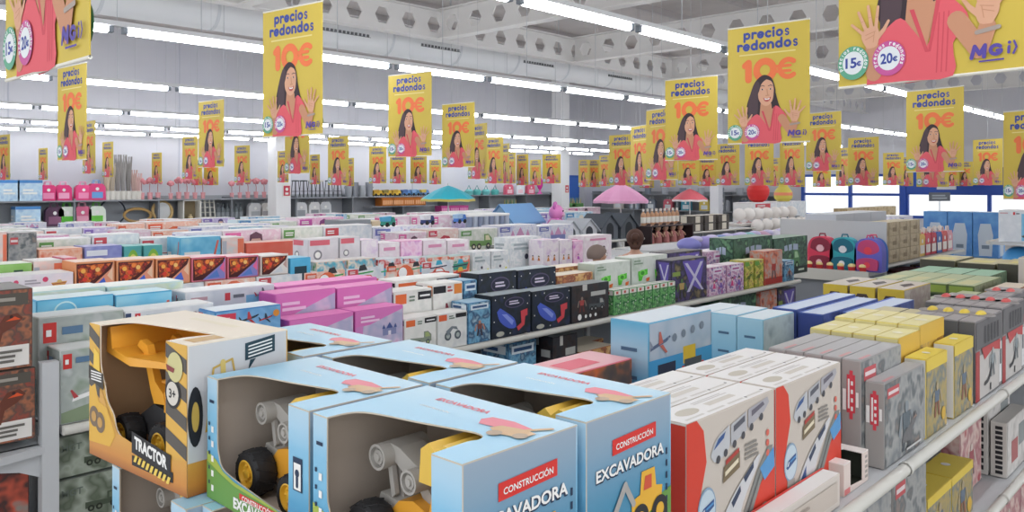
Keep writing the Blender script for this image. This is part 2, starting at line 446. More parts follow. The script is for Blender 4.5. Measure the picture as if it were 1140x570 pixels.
SKY = RAMP('sky_print', [(0,'3f7fae'),(.3,'4f9cc4'),(.5,'7cbbdc'),(.68,'86c0e0'),(.85,'a9cfe6'),(1,'b6d3e4')], .27)
SKYSIDE = RAMP('sky_side_print', [(0,'3a86a8'),(.35,'478cae'),(.6,'6f9bb8'),(.8,'8aa5ba'),(1,'9babbc')], .27, wob=.02)
SKYTOP = RAMP('sky_top_print', [(0,'a4d2ea'),(.5,'bfdeee'),(1,'cde3ef')], .28, wob=.03, axis='X')
INNER = S('b6a99c', .8)
GRASS = S('6a9a4a'); LGRASS = S('a6b84e'); NAVY = S('1f3350'); CREAM = S('e8dcc8'); PINK_ = S('e88a96'); TAN = S('d8b58c'); YEL = S('e8b23a'); ARMG = S('a9a6a2', .55)
def exc_front(F):
    F.poly([(0,0),(1,0),(1,.17),(.82,.17),(.6,.2),(.3,.23),(.18,.27),(.1,.34),(0,.38)], LGRASS, 1)
    F.poly([(0,0),(1,0),(1,.15),(.6,.18),(.3,.2),(.15,.24),(0,.3)], GRASS, 2)
    F.rect(.36, .125, .72, .17, RED, 3); F.text('CONSTRUCCIÓN', .54, .147, .3, W_, 4)
    F.text('EXCAVADORA', .55, .075, .5, W_, 4, .05)
    F.rect(.03,.79,.08,.815,NAVY,2)
    for i in range(5): F.rect(.018, .6-.12*i, .034, .63-.12*i, NAVY, 2); F.rect(.05, .55-.12*i, .075, .6-.12*i, W_, 2)
    F.rect(.87, .4, .95, .64, NAVY, 2); F.rect(.88, .41, .94, .6, W_, 3); F.ell(.91, .53, .018, NAVY, 4); F.line((.91,.5),(.91,.44), .02, NAVY, 4)
def exc_top(F):
    F.text('CONSTRUCCIÓN', .36, .62, .2, W_, 1); F.text('EXCAVADORA', .42, .80, .36, PINK_, 1, .05)
    F.poly([(.64,.66),(.68,.58),(.9,.62),(.92,.72),(.78,.76),(.66,.74)], PINK_, 2)
    F.poly([(.76,.56),(.84,.5),(.96,.54),(.97,.66),(.9,.68),(.78,.64)], TAN, 3); F.ell(.83,.5,.035,S('b9a48e'),4); F.ell(.94,.56,.035,S('b9a48e'),4)
    F.line((.9,.66),(.97,.8),.025,TAN,3)
def exc_side(F):
    F.poly([(0,0),(1,0),(1,.30),(.8,.26),(.55,.16),(.3,.2),(0,.12)], GRASS, 1)
    F.poly([(.28,.70),(.80,.72),(.80,.83),(.28,.81)], RED, 2); F.text('CONSTRUCCIÓN', .54, .765, .44, W_, 3, .02, rise=.03)
    F.text('EXCAVADORA', .5, .60, .8, NAVY, 2, .07, .095, rise=.02); F.text('EXCAVADORA', .5, .607, .8, W_, 3, .03, .085, rise=.02)
    # the printed loader
    F.poly([(.5,.22),(.66,.18),(.86,.2),(.88,.34),(.8,.36),(.78,.5),(.62,.5),(.6,.34),(.5,.32)], YEL, 3)
    F.poly([(.64,.36),(.74,.36),(.74,.46),(.66,.46)], S('d0563a'), 4)
    F.line((.52,.3),(.42,.46),.045,ARMG,4); F.line((.42,.46),(.24,.2),.05,ARMG,5); F.poly([(.14,.2),(.3,.22),(.3,.1),(.18,.06)], ARMG, 4)
    for a in (.6,.84): F.ell(a, .17, .1, K_, 5); F.ell(a, .17, .05, YEL, 6)
    for i in range(6): F.rect(.93, .55-.09*i, .95, .6-.09*i, NAVY, 2)
EXC = dict(front=SKY, top=SKYTOP, side=SKYSIDE, inner=INNER, edge=S('c9bfae'), draw_front=exc_front, draw_top=exc_top, draw_side=exc_side)
EXC_FRONT = [(.11,1)]+arc3([(.11,.95),(.11,.5),(.125,.38),(.17,.29),(.3,.25),(.5,.215),(.7,.19),(.80,.2),(.825,.3),(.825,.95)],4)+[(.825,1)]
EXC_TOP = [(.11,0)]+arc3([(.11,.03),(.115,.15),(.15,.235),(.25,.29),(.45,.345),(.68,.425),(.76,.445),(.815,.425),(.835,.36),(.82,.28),(.825,.03)],5)+[(.825,0)]
HAZ1, HAZ2 = S('5a5550'), S('e0b050')
def haz(F, a0, a1, b0, b1, n, k=2):
    """slanting dark bands inside a rectangle"""
    F.rect(a0, b0, a1, b1, HAZ2, k); st = (b1-b0)/n
    for i in range(n):
        y = b0+i*st
        F.poly([(a0, min(b1, y+st*.45)),(a1, y),(a1, min(b1, y+st*.5)),(a0, min(b1, y+st*.95))], HAZ1, k+1)
def tra_front(F):
    haz(F, .0, .12, .45, 1, 3); haz(F, .81, 1, .24, 1, 4)
    F.poly([(0,.0),(1,0),(1,.24),(.8,.2),(.55,.2),(.32,.24),(.22,.38),(.14,.52),(0,.5)], RAMP_T, 2)
    F.poly([(0,.1),(.0,.5),(.07,.55),(.11,.42),(.2,.4),(.3,.22),(.24,.12)], S('e2b24a'), 3)
    for a, b in ((.06,.3),(.13,.27)): F.ell(a, b, .055, S('7c6a58'), 4); F.ell(a, b, .028, S('c79a58'), 5)
    F.poly([(.05,.66),(.13,.62),(.12,.78),(.06,.82)], S('f0c850'), 4)
    F.poly([(.0,.58),(.17,.52),(.17,.64),(.0,.68)], S('3a3630'), 5)
    for i in range(4): F.rect(.03, .575+.02*i, .15, .585+.02*i, W_, 6)
    F.poly([(.48,.15),(.86,.1),(.86,.24),(.48,.3)], K_, 5); F.text('TRACTOR', .67, .205, .32, W_, 6, .05, .09, rise=-.12)
    for i in range(9): F.poly([(.5+.04*i,.07-.006*i+.02),(.525+.04*i,.07-.006*i+.02),(.545+.04*i,.14-.006*i),(.52+.04*i,.14-.006*i)], HAZ2 if i%1 else S('f0d060'), 6)
    F.rect(.48, .06, .88, .13, K_, 4)
    F.ell(.88, .66, .07, K_, 5, .1); F.ell(.88, .66, .055, S('d8d2c8'), 6, .08); F.text('3+', .88, .66, .06, K_, 7)
    F.ell(.9, .84, .07, S('d0c890'), 5, .1); F.poly([(.82,.85),(.9,.83),(.89,.8),(.83,.81)], S('8a3a3a'), 6)
def tra_side(F):
    F.rect(0, 0, 1, .22, RAMP_T, 1)
    F.poly([(.55,.83),(.86,.86),(.86,.98),(.55,.95)], S('26424e'), 2); F.poly([(.6,.83),(.66,.835),(.58,.76)], S('26424e'), 2)
    for i in range(4): F.poly([(.58,.93-.024*i),(.83,.955-.024*i),(.83,.945-.024*i),(.58,.92-.024*i)], W_, 3)
    F.ell(.07, .52, .07, K_, 2, .2); F.ell(.07, .52, .035, S('c9a850'), 3, .1)
    F.line((.2,.6),(.24,.82),.02,S('c8a858'),2); F.line((.24,.82),(.42,.86),.02,S('c8a858'),2); F.line((.42,.86),(.47,.66),.02,S('c8a858'),2); F.line((.34,.6),(.33,.85),.05,S('d8c070'),2)
    F.poly([(.16,.4),(.6,.44),(.62,.62),(.2,.6)], S('d9b04a'), 2)
def tra_top(F):
    F.rect(.3,.72,.75,.8,S('e8dcc0'),1); F.rect(.86,.1,.96,.4,S('c8a060'),1)
RAMP_T = RAMP('orange_print', [(0,'a8642c'),(.3,'cf8a3c'),(1,'d8a24a')], .08, wob=.02)
TRA = dict(front=S('dcae58'), top=S('ece0cc'), side=S('cfd0d2'), inner=S('bb9670', .8), edge=S('ece0cc'), draw_front=tra_front, draw_side=tra_side, draw_top=tra_top)
TRA_FRONT = [(.12,1)]+arc3([(.12,.95),(.125,.7),(.17,.56),(.2,.45),(.27,.36),(.3,.27),(.36,.22),(.5,.2),(.68,.18),(.8,.2),(.81,.3),(.81,.95)],4)+[(.81,1)]
TRA_TOP = [(.12,0)]+arc3([(.12,.03),(.125,.15),(.16,.27),(.28,.33),(.5,.38),(.78,.43),(.84,.43),(.83,.36),(.8,.2),(.81,.03)],4)+[(.81,0)]
# ---------------------------------------------------------------- toy diggers inside the cartons
TYRE = S('222224', .6); HUB = S('e9b83c', .4); YB = S('eea93a', .35); YB2 = S('e8c052', .35); ARM = S('aeaaa4', .5)
def wheel(parent, x, y, z, r, w, out):
    mb = MB()
    prof = [(r*.62,-w/2),(r*.86,-w/2),(r*.97,-w*.36),(r,-w*.1),(r,w*.1),(r*.97,w*.36),(r*.86,w/2),(r*.62,w/2)]
    mb.lathe(prof, TYRE, (0,0,0), 'x', 26)
    for i in range(13):
        t = 2*math.pi*i/13
        for sgn in (-1, 1):
            c0, s0 = math.cos(t), math.sin(t); t2 = t+.22*sgn; c1, s1 = math.cos(t2), math.sin(t2)
            mb.tube([(sgn*w*.03, r*c0*.99, r*s0*.99), (sgn*w*.45, r*c1*.93, r*s1*.93)], r*.055, TYRE, 5)
    wl = mb.build('wheel', parent, (x, y, z))
    mb = MB(); s = out
    mb.lathe([(r*.64,s*w*.1),(r*.64,s*w*.48),(r*.55,s*w*.5),(r*.5,s*w*.34),(r*.2,s*w*.3),(r*.18,s*w*.44),(.0001,s*w*.46)], HUB, (0,0,0), 'x', 24)
    for i in range(6):
        t = 2*math.pi*i/6
        mb.ball((s*w*.32, r*.36*math.cos(t), r*.36*math.sin(t)), (w*.1, r*.09, r*.09), HUB, 8, 6)
    mb.build('hub', wl)
def plate(mb, pts, x0, x1, mat):
    """profile in (y, z) extruded along x"""
    mb.prism(pts, (x0,0,0), (0,1,0), (0,0,1), (-1,0,0), x1-x0, mat)
def make_excavator(loc):
    r = thing('toy_excavator', 'toy', 'toy', loc)
    for y, rad in ((.112,.05),(-.055,.045)):
        for x, o in ((-.07,-1),(.07,1)): wheel(r, x, y, rad+.004, rad, .052, o)
    mb = MB()
    plate(mb, [(.075,.045),(.1,.075),(.07,.105),(.03,.115),(-.02,.1),(-.13,.1),(-.155,.07),(-.15,.035),(-.02,.03)], -.042, .042, YB)
    plate(mb, [(-.02,.1),(-.13,.1),(-.14,.15),(-.11,.165),(-.03,.14)], -.05, .05, YB)
    mb.build('chassis', r)
    mb = MB()
    for x in (-.045, .037):
        plate(mb, [(-.035,.13),(-.025,.2),(-.035,.2),(-.05,.13)], x, x+.008, YB2); plate(mb, [(-.13,.15),(-.12,.2),(-.135,.2),(-.145,.15)], x, x+.008, YB2)
    plate(mb, [(-.02,.17),(-.025,.228),(-.045,.242),(-.06,.23),(-.08,.245),(-.13,.24),(-.14,.2),(-.13,.17)], -.07, .05, YB2)
    mb.build('cab', r)
    mb = MB()   # raised boom with two round pivots
    plate(mb, [(.13,.15),(.14,.185),(.12,.2),(.085,.196),(.02,.168),(.005,.15),(.02,.135),(.05,.14),(.1,.17)], -.03, .03, ARM)
    for y, z, q in ((.118,.176,.024),(.028,.152,.022)):
        mb.lathe([(.0001,-.052),(q*.55,-.052),(q*.6,-.046),(q*.78,-.046),(q*.8,-.055),(q,-.055),(q,.055),(q*.6,.055),(.0001,.05)], ARM, (0,y,z), 'x', 20)
        mb.lathe([(.0001,-.056),(q*.3,-.056),(q*.34,-.046)], ARM, (0,y,z), 'x', 12)
    plate(mb, [(.04,.13),(.02,.14),(-.01,.11),(.01,.09)], -.02, .02, ARM)
    mb.build('boom', r)
    mb = MB()   # stick hanging from the outer pivot, and the bucket
    plate(mb, [(.138,.165),(.1,.16),(.085,.1),(.1,.085),(.115,.1),(.125,.13)], -.016, .016, ARM); plate(mb, [(.112,.16),(.1,.16),(.09,.11),(.1,.1)], -.034, -.024, ARM)
    mb.build('stick', r)
    mb = MB()
    plate(mb, [(.13,.105),(.075,.1),(.07,.075),(.09,.055),(.125,.06),(.14,.08)], -.036, .036, ARM)
    for k in range(4): plate(mb, [(.074,.082),(.058,.07),(.076,.07)], -.034+k*.019, -.024+k*.019, ARM)
    mb.build('bucket', r)
    return r
def make_loader(loc):
    r = thing('toy_tractor', 'toy', 'toy', loc)
    for y, rad in ((.13,.048),(-.06,.055)):
        for x, o in ((-.072,-1),(.072,1)): wheel(r, x, y, rad+.004, rad, .05, o)
    mb = MB()
    plate(mb, [(.12,.05),(.13,.09),(.06,.13),(-.02,.12),(-.14,.13),(-.17,.08),(-.16,.04)], -.045, .045, S('3a3a3c', .5))
    plate(mb, [(.0,.12),(.0,.17),(-.12,.18),(-.15,.12)], -.05, .05, YB)
    mb.build('chassis', r)
    mb = MB()
    for x in (-.052, .034):
        plate(mb, [(-.01,.14),(.045,.135),(.06,.16),(.098,.255),(.13,.268),(.115,.285),(.08,.275),(.04,.19),(.0,.165)], x, x+.018, YB)
    mb.tube([(-.05,.065,.222),(.05,.065,.222)], .008, YB, 10); mb.tube([(-.04,.05,.18),(.04,-.06,.215)], .008, YB, 8)
    mb.build('loader_arm', r)
    mb = MB()   # wide scoop, open towards the window
    pts = [(.205,.25),(.2,.312),(.185,.316),(.175,.262),(.1,.25),(-.09,.262),(-.115,.314),(-.13,.314),(-.12,.25),(.08,.23)]
    plate(mb, pts, -.095, .085, YB)
    mb.prism([(.2,.25),(.2,.314),(-.128,.314),(-.12,.25),(.08,.23)], (.085,0,0), (0,1,0), (0,0,1), (1,0,0), .006, YB)
    mb.build('scoop', r)
    return r
# ---------------------------------------------------------------- hanging price banners
BY = S('d2b94e', .6); BY2 = S('d6bb50', .6); TB = S('3c4c9c', .6); OR = S('ee7a48', .6); SK = S('dba88a', .7); SK2 = S('c99272', .7)
HAIR = S('3d3238', .7); HAIR2 = S('54444a', .7); CORAL = S('e2626c', .7); CORAL2 = S('d2525e', .7); GRN = S('62a98a', .6); MAG = S('c85a9a', .6); PUR = S('5a4aa0', .6)
def hand(F, cx, cy, sz, rot, flip, mat, mat2, k):
    """open palm seen from the front, fingers spread, thumb to one side"""
    q = F.w/F.h
    def T(x, y):
        x *= flip; c, s = math.cos(rot), math.sin(rot)
        return (cx+sz*(x*c-y*s), cy+sz*q*(x*s+y*c))
    F.poly(arc3([T(-.22,-.5),T(.2,-.5),T(.38,-.1),T(.36,.26),T(.1,.36),T(-.2,.32),T(-.38,.16),T(-.38,-.15),T(-.22,-.5)],3), mat, k)
    for bx, by, tx, ty, wd in ((-.3,.16,-.74,.7,.15),(-.14,.26,-.36,1.12,.17),(.1,.3,.1,1.24,.175),(.28,.22,.52,1.08,.165)):
        F.line(T(bx,by), T(tx,ty), wd*sz, mat, k+.3, wd*sz*.72)
    F.line(T(.22,-.22), T(.62,.08), .22*sz, mat, k+.3, .18*sz); F.line(T(.6,.06), T(.86,.36), .17*sz, mat, k+.3, .12*sz)
    for bx, by, tx, ty in ((-.2,.08,.25,.12),(-.24,-.1,.16,-.02),(.2,.1,.08,-.3)): F.line(T(bx,by), T(tx,ty), .03*sz, mat2, k+.6)
    for bx, by, tx, ty in ((-.52,.43,-.46,.48),(-.3,.68,-.2,.7),(.04,.76,.16,.76),(.36,.68,.46,.66)): F.line(T(bx,by), T(tx,ty), .02*sz, mat2, k+.6)
def euro(F, cx, cy, r, t, mat, k):
    F.ring(cx, cy, r, t, mat, k, 50, 310, 16); q = F.w/F.h
    for s in (-.3,.3): F.line((cx-r*1.4, cy+s*r*q), (cx+r*.25, cy+s*r*q), t*.62, mat, k)
def banner_art(F):
    q = F.w/F.h
    F.word('precios', .49, .918, .58, TB, 2, .33); F.word('redondos', .5, .822, .76, TB, 2, .33)
    lines(F, .15, .9, .748, .768, 1, S('e6d68e'), 1)
    # 10€ in heavy rounded figures
    F.line((.265,.685),(.265,.545),.085,OR,2); F.line((.22,.665),(.265,.69),.075,OR,2)
    F.ring(.47,.615,.105,.082,OR,2,0,360,24); euro(F,.75,.615,.1,.058,OR,2)
    # woman with long dark hair, both palms raised
    F.poly(arc3([(.27,.22),(.24,.3),(.29,.42),(.35,.52),(.46,.575),(.56,.53),(.6,.42),(.65,.3),(.72,.22),(.62,.2),(.5,.2),(.34,.16),(.27,.22)],4), HAIR, 4)
    F.poly([(.42,.34),(.55,.33),(.57,.2),(.5,.1),(.4,.2)], SK2, 5)
    F.poly(arc3([(.385,.45),(.395,.37),(.45,.32),(.51,.315),(.565,.36),(.58,.44),(.575,.5),(.49,.535),(.41,.52),(.385,.45)],4), SK, 6)
    F.poly(arc3([(.36,.4),(.355,.5),(.44,.57),(.55,.545),(.6,.44),(.585,.43),(.565,.5),(.5,.535),(.43,.5),(.395,.43),(.36,.4)],4), HAIR, 7)
    F.poly(arc3([(.27,.38),(.35,.52),(.405,.5),(.385,.4),(.385,.28),(.33,.13),(.27,.14),(.26,.25),(.27,.38)],4), HAIR2, 7)
    for a in (.44,.54): F.ell(a, .452, .018, S('efe4de'), 8, .0055); F.ell(a, .452, .011, HAIR, 8.3, .0062); F.line((a-.028,.478),(a,.485),.008,HAIR2,8); F.line((a,.485),(a+.026,.479),.008,HAIR2,8)
    F.line((.497,.45),(.506,.405),.013,SK2,8); F.line((.485,.398),(.52,.4),.014,SK2,8)
    F.poly(arc3([(.45,.382),(.5,.374),(.545,.386),(.53,.358),(.5,.347),(.465,.356),(.45,.382)],3), S('b8524e'), 8); F.poly([(.462,.377),(.5,.371),(.535,.379),(.52,.364),(.475,.363)], W_, 8.5)
    # coral blouse with a V neck, shoulders and sleeves
    F.poly(arc3([(.18,.0),(.2,.1),(.22,.17),(.3,.215),(.38,.245),(.45,.19),(.53,.13),(.57,.24),(.6,.31),(.68,.27),(.74,.2),(.66,.12),(.66,.0),(.4,.0),(.18,.0)],3), CORAL, 8)
    F.poly([(.43,.27),(.455,.27),(.535,.1),(.515,.1)], CORAL2, 9); F.poly([(.545,.1),(.53,.1),(.575,.3),(.6,.3)], CORAL2, 9); F.poly([(.44,.255),(.525,.12),(.575,.29)], SK2, 8.6)
    for a in (.59,.615,.64): F.line((a-.015,.02),(a,.24),.007,CORAL2,9)
    # forearms and hands
    F.line((.68,.2),(.79,.085),.1,SK2,10,.095); F.line((.79,.085),(.83,.16),.095,SK2,11,.085)
    hand(F, .83, .225, .145, -.12, -1, SK, SK2, 12)
    F.line((.225,.045),(.215,.14),.095,SK2,10,.085); hand(F, .205, .195, .135, .16, 1, SK, SK2, 12)
    F.line((.78,.145),(.885,.155),.022,S('a89a90'),14)
    # round price badges
    for a, c, t in ((.1,GRN,'15'),(.315,MAG,'20')):
        F.ell(a, .095, .096, c, 16, n=28); F.ell(a, .095, .066, S('e4e8ea'), 17, n=24); F.text(t, a-.012, .095, .07, TB, 18, .03, .042); euro(F, a+.04, .09, .011, .007, TB, 18)
        F.arc_text('precios redondos', a, .095, .08, .023, S('eef2f0'), 17, math.radians(205), math.radians(-25))
    # mark at the lower corner: wide slanting M and G with a small bracket
    for pts in ([(.755,.055),(.77,.095)],[(.77,.095),(.795,.066)],[(.795,.066),(.82,.095)],[(.82,.095),(.815,.055)]): F.line(*pts, .02, PUR, 15)
    F.ring(.872,.075,.026,.018,PUR,15,40,335,14,.022); F.line((.897,.072),(.877,.072),.015,PUR,15)
    F.line((.93,.06),(.932,.08),.014,PUR,15); F.ell(.934,.094,.008,PUR,15); F.line((.955,.097),(.966,.076),.01,PUR,15); F.line((.966,.076),(.952,.055),.01,PUR,15)
    lines(F, .79, .92, .034, .045, 1, PUR, 15)
BW, BH = .70, .98
_mb = MB(); _mb.box(-BW/2, BW/2, -.002, .002, 0, BH, BY)
banner_art(Face(_mb, (-BW/2,-.002,0), (1,0,0), (0,0,1), (0,-1,0), BW, BH, .00045))
banner_art(Face(_mb, (BW/2,.002,0), (-1,0,0), (0,0,1), (0,1,0), BW, BH, .00045))
BANNER = _mb.mesh('printed_sheet')
_mb = MB(); _mb.tube([(-BW/2,0,BH),(BW/2,0,BH)], .007, S('e9e6da'), 8)
BROD = _mb.mesh('top_rod')
_mb = MB(); _mb.tube([(-BW/2,0,0),(BW/2,0,0)], .006, S('e9e6da'), 8)
BROD2 = _mb.mesh('bottom_rod')
CORDM = S('bfc2c6')
def put_banner(xl, xr, yt, yb, d=None):
    h = BH; xc = (xl+xr)/2; r = (xc-570)/FPX
    if d is None: d = BH*FPX/(yb-yt)
    a, b = ray(xc)
    dmax = .965*min(26/b, 33/a)
    if d > dmax: d = dmax; 
    sc = (yb-yt)*d/FPX/BH
    X, Y = a*d, b*d; z = EYE-(yb-HZ)/FPX*d
    k = (xr-xl)*d/FPX/(BW*sc); k = min(k/math.sqrt(1+r*r), .999)
    n = math.acos(k)+math.atan(r); n = max(-.1, min(n, 1.45))
    ux, uy = math.cos(n), -math.sin(n)           # camera right, camera forward of the sheet's left-to-right direction
    wx, wy = SA*ux+CA*uy, -CA*ux+SA*uy
    o = tag(link('price_banner', BANNER, None, (X, Y, z), math.atan2(wy, wx)), 'banner', 'banner', 'hanging price banners')
    o.scale = (sc, sc, sc); o['_px'] = xc; o['_h'] = yb-yt
    if d < 14:
        link('top_rod', BROD, o); link('bottom_rod', BROD2, o)
    mb = MB(); top = (6.85-z)/sc
    mb.tube([(0,0,BH),(0,0,top)], 0.0022/sc, CORDM, 5)
    mb.build('hanging_cord', o)
    return o
# ---------------------------------------------------------------- lamps
TUBE = E('f6faff', 13.0, 'fluorescent_tube'); HOUS = S('d8dadc', .4)
_mb = MB(); _mb.prism([(-.05,0),(.05,0),(.035,.05),(-.035,.05)], (-.83,0,.055), (0,1,0), (0,0,1), (-1,0,0), 1.66, HOUS); LH = _mb.mesh('housing')
_mb = MB(); _mb.tube([(-.73,0,.02),(.73,0,.02)], .036, TUBE, 10); LT = _mb.mesh('tube')
LE = []
for x in (-.765,.765):
    _mb = MB(); _mb.bbox(x-.025, x+.025, -.028, .028, -.01, .06, S('7d848c'), .006); LE.append(_mb.mesh('end_cap'))
_mb = MB(); _mb.tube([(0,0,.1),(0,0,3.3)], .005, CORDM, 5); LC = _mb.mesh('suspension_rod')
def put_lamp(x, y, z, label, grp):
    o = thing('fluorescent_light', label, 'ceiling light', (x, y, z), 0, grp)
    for n, m in (('housing',LH),('tube',LT),('end_cap',LE[0]),('end_cap',LE[1]),('suspension_rod',LC)): link(n, m, o)
    return o
# ---------------------------------------------------------------- shop shelving
SHG = S('c4c6c8', .45); SHD = S('8e9298', .5); SHL = S('d2d0c8', .4)
def gondola(label, X0, X1, Y0, Y1, decks, top, group='shop gondolas'):
    """decks: (z, inset at the -Y side) ; a middle back panel, uprights, rails along both long sides"""
    r = thing('shop_gondola', label, 'shelving', ((X0+X1)/2, (Y0+Y1)/2, 0), 0, group)
    cx, cy = (X0+X1)/2, (Y0+Y1)/2; top = decks[-1][0]-.055
    mb = MB(); mb.bbox(X0-cx, X1-cx, Y0-cy+.04, Y1-cy-.04, .0, .14, SHG, .006); mb.build('plinth', r)
    mb = MB(); mb.box(X0-cx+.01, X1-cx-.01, -.015, .015, .14, top, SHD); mb.build('back_panel', r)
    for z, ins in decks:
        for sg in (-1, 1):
            mb = MB(); e = (Y1-Y0)/2-ins
            mb.box(X0-cx, X1-cx, min(sg*.018, sg*e), max(sg*.018, sg*e), z-.03, z-.002, SHG); mb.build('shelf', r)
            mb = MB(); mb.tube([(X0-cx, sg*(e+.012), z-.012),(X1-cx, sg*(e+.012), z-.012)], .02, SHL, 10)
            n = int((X1-X0)/1.25)
            for i in range(1, n):
                x = X0-cx+(X1-X0)*i/n
                mb.lathe([(.024,-.012),(.024,.012)], SHL, (x, sg*(e+.012), z-.012), 'x', 10)
            mb.build('price_rail', r)
    n = max(1, round((X1-X0)/1.25))
    for i in range(n+1):
        mb = MB(); x = X0-cx+(X1-X0)*i/n
        mb.box(x-.02, x+.02, -.035, .035, .14, top+.02, SHG); mb.build('upright', r)
    return r
# ---------------------------------------------------------------- smaller goods (each returns a root standing at z=0)
def simple(name, fn, *parts):
    mb = MB(); fn(mb); return mb.mesh(name)
def p_backpack(c1, c2, c3):
    r = thing('backpack', 'x', 'backpack')
    mb = MB()
    prof = []
    pts = arc3([(-.15,0),(-.155,.12),(-.15,.27),(-.1,.36),(0,.385),(.1,.36),(.15,.27),(.155,.12),(.15,0)],4)
    mb.prism(pts, (0,-.07,0), (1,0,0), (0,0,1), (0,-1,0), .14, c1); F = Face(mb, (-.16,-.07,0), (1,0,0), (0,0,1), (0,-1,0), .32, .39, .001)
    F.poly(arc3([(.12,.62),(.2,.85),(.5,.95),(.8,.85),(.88,.62),(.5,.5),(.12,.62)],4), c2, 1); F.ell(.5,.64,.15,c3,2); F.poly(arc3([(.36,.62),(.4,.8),(.6,.8),(.64,.62),(.58,.72),(.42,.72),(.36,.62)],3), c2, 3)
    mb.build('body', r)
    mb = MB(); mb.prism(arc3([(-.11,.02),(-.115,.13),(0,.16),(.115,.13),(.11,.02)],4), (0,-.07,0), (1,0,0), (0,0,1), (0,-1,0), -.035, c2); 
    F = Face(mb, (-.11,-.105,.02), (1,0,0), (0,0,1), (0,-1,0), .22, .12, .001); F.ell(.5,.5,.16,c3,1)
    mb.build('front_pocket', r)
    mb = MB(); mb.tube([(-.04,0,.375),(-.03,0,.415),(.03,0,.415),(.04,0,.375)], .009, c2, 8); mb.build('handle', r)
    for s in (-1,1):
        mb = MB(); mb.tube([(s*.08,.07,.34),(s*.1,.12,.2),(s*.1,.08,.03)], .016, c2, 8); mb.build('strap', r)
    return r
def p_house(wall, roof, door, w=.5, d=.45, h=.5):
    """small gabled house: pet house or doll house"""
    r = thing('pet_house', 'x', 'toy house')
    mb = MB(); eh = h*.55
    mb.prism([(-d/2,0),(d/2,0),(d/2,eh),(0,h*.95),(-d/2,eh)], (-w/2,0,0), (0,1,0), (0,0,1), (-1,0,0), w, wall)
    F = Face(mb, (-w/2,d/2,0), (0,-1,0), (0,0,1), (-1,0,0), d, h, .004)
    F.poly(arc3([(.28,.04),(.28,.45),(.36,.6),(.5,.66),(.64,.6),(.72,.45),(.72,.04)],4), door, 1)
    F = Face(mb, (-w/2,-d/2,0), (1,0,0), (0,0,1), (0,-1,0), w, h, .004)
    F.poly(arc3([(.35,.15),(.35,.35),(.42,.45),(.5,.48),(.58,.45),(.65,.35),(.65,.15)],4), door, 1)
    mb.build('walls', r)
    for s in (-1,1):
        mb = MB(); mb.prism([(0,h*.97),(s*(d/2+.05),eh-.06),(s*(d/2+.05),eh-.03),(0,h)], (-w/2-.04,0,0), (0,1,0), (0,0,1), (-1,0,0), w+.08, roof); mb.build('roof_slope', r)
    return r
def p_stool(col, seat):
    r = thing('bar_stool', 'x', 'stool')
    mb = MB(); mb.lathe([(.0001,.66),(.15,.66),(.165,.68),(.16,.71),(.0001,.72)], seat, seg=18); mb.build('seat', r)
    for i in range(4):
        t = math.pi/4+i*math.pi/2; mb = MB(); mb.tube([(.12*math.cos(t),.12*math.sin(t),.66),(.19*math.cos(t),.19*math.sin(t),0)], .014, col, 8); mb.build('leg', r)
    mb = MB(); mb.tube([(.165*math.cos(t*math.pi/8),.165*math.sin(t*math.pi/8),.25) for t in range(17)], .01, col, 6); mb.build('foot_ring', r)
    return r
def p_umbrella(c1, c2, R=.8, top=2.15, drop=.38):
    r = thing('parasol', 'x', 'parasol')
    mb = MB(); n = 8; rows = 6; vs = [(0,0,top)]
    for i in range(1, rows+1):
        q = i/rows
        for k in range(n*2):
            t = math.pi*k/n; rr = R*q*(1 if k%2==0 else .96); vs.append((rr*math.cos(t), rr*math.sin(t), top-drop*(.55*q+.45*q*q)-(0 if k%2==0 else -.012*q)))
    m = n*2
    fs = [[0,1+k,1+(k+1)%m] for k in range(m)]
    for i in range(rows-1):
        for k in range(m): fs.append([1+i*m+k,1+(i+1)*m+k,1+(i+1)*m+(k+1)%m,1+i*m+(k+1)%m])
    mb.add(vs, fs, c1)
    lo = [(x, y, z-.012) for x, y, z in vs]; mb.add(lo, [f[::-1] for f in fs], c1)
    mb.build('canopy', r)
    mb = MB(); o = 1+(rows-1)*m
    rim = vs[o:o+m]; mb.add(rim+[(x*1.0,y*1.0,z-.06) for x,y,z in rim], [[k,m+k,m+(k+1)%m,(k+1)%m] for k in range(m)], c2); mb.build('valance', r)
    mb = MB(); mb.tube([(0,0,0),(0,0,top+.05)], .018, S('e2e2e2',.3), 8); mb.build('pole', r)
    mb = MB()
    for k in range(n): mb.tube([(0,0,top-.3),vs[1+2*m+2*k]], .006, S('d0d0d0'), 5)
    mb.build('ribs', r)
    mb = MB(); mb.lathe([(.25,0),(.25,.05),(.05,.09),(.0001,.09)], S('8a8d92')); mb.build('base', r)
    return r
def p_bag(c1, c2, w=.42, h=.42):
    r = thing('carry_bag', 'x', 'bag')
    mb = MB(); mb.prism([(-w/2,0),(w/2,0),(w*.47,h*.8),(w*.3,h),(-w*.3,h),(-w*.47,h*.8)], (0,-.09,0), (1,0,0), (0,0,1), (0,-1,0), .18, c1)
    F = Face(mb, (-w/2,-.09,0), (1,0,0), (0,0,1), (0,-1,0), w, h, .003); F.rect(.18,.12,.82,.5,c2,1); F.ell(.5,.68,.1,W_,1)
    mb.build('body', r)
    for s in (-.05,.05):
        mb = MB(); mb.tube([(-w*.2,s,h*.97),(-w*.15,s,h*1.2),(w*.15,s,h*1.2),(w*.2,s,h*.97)], .012, c2, 6); mb.build('handle', r)
    return r
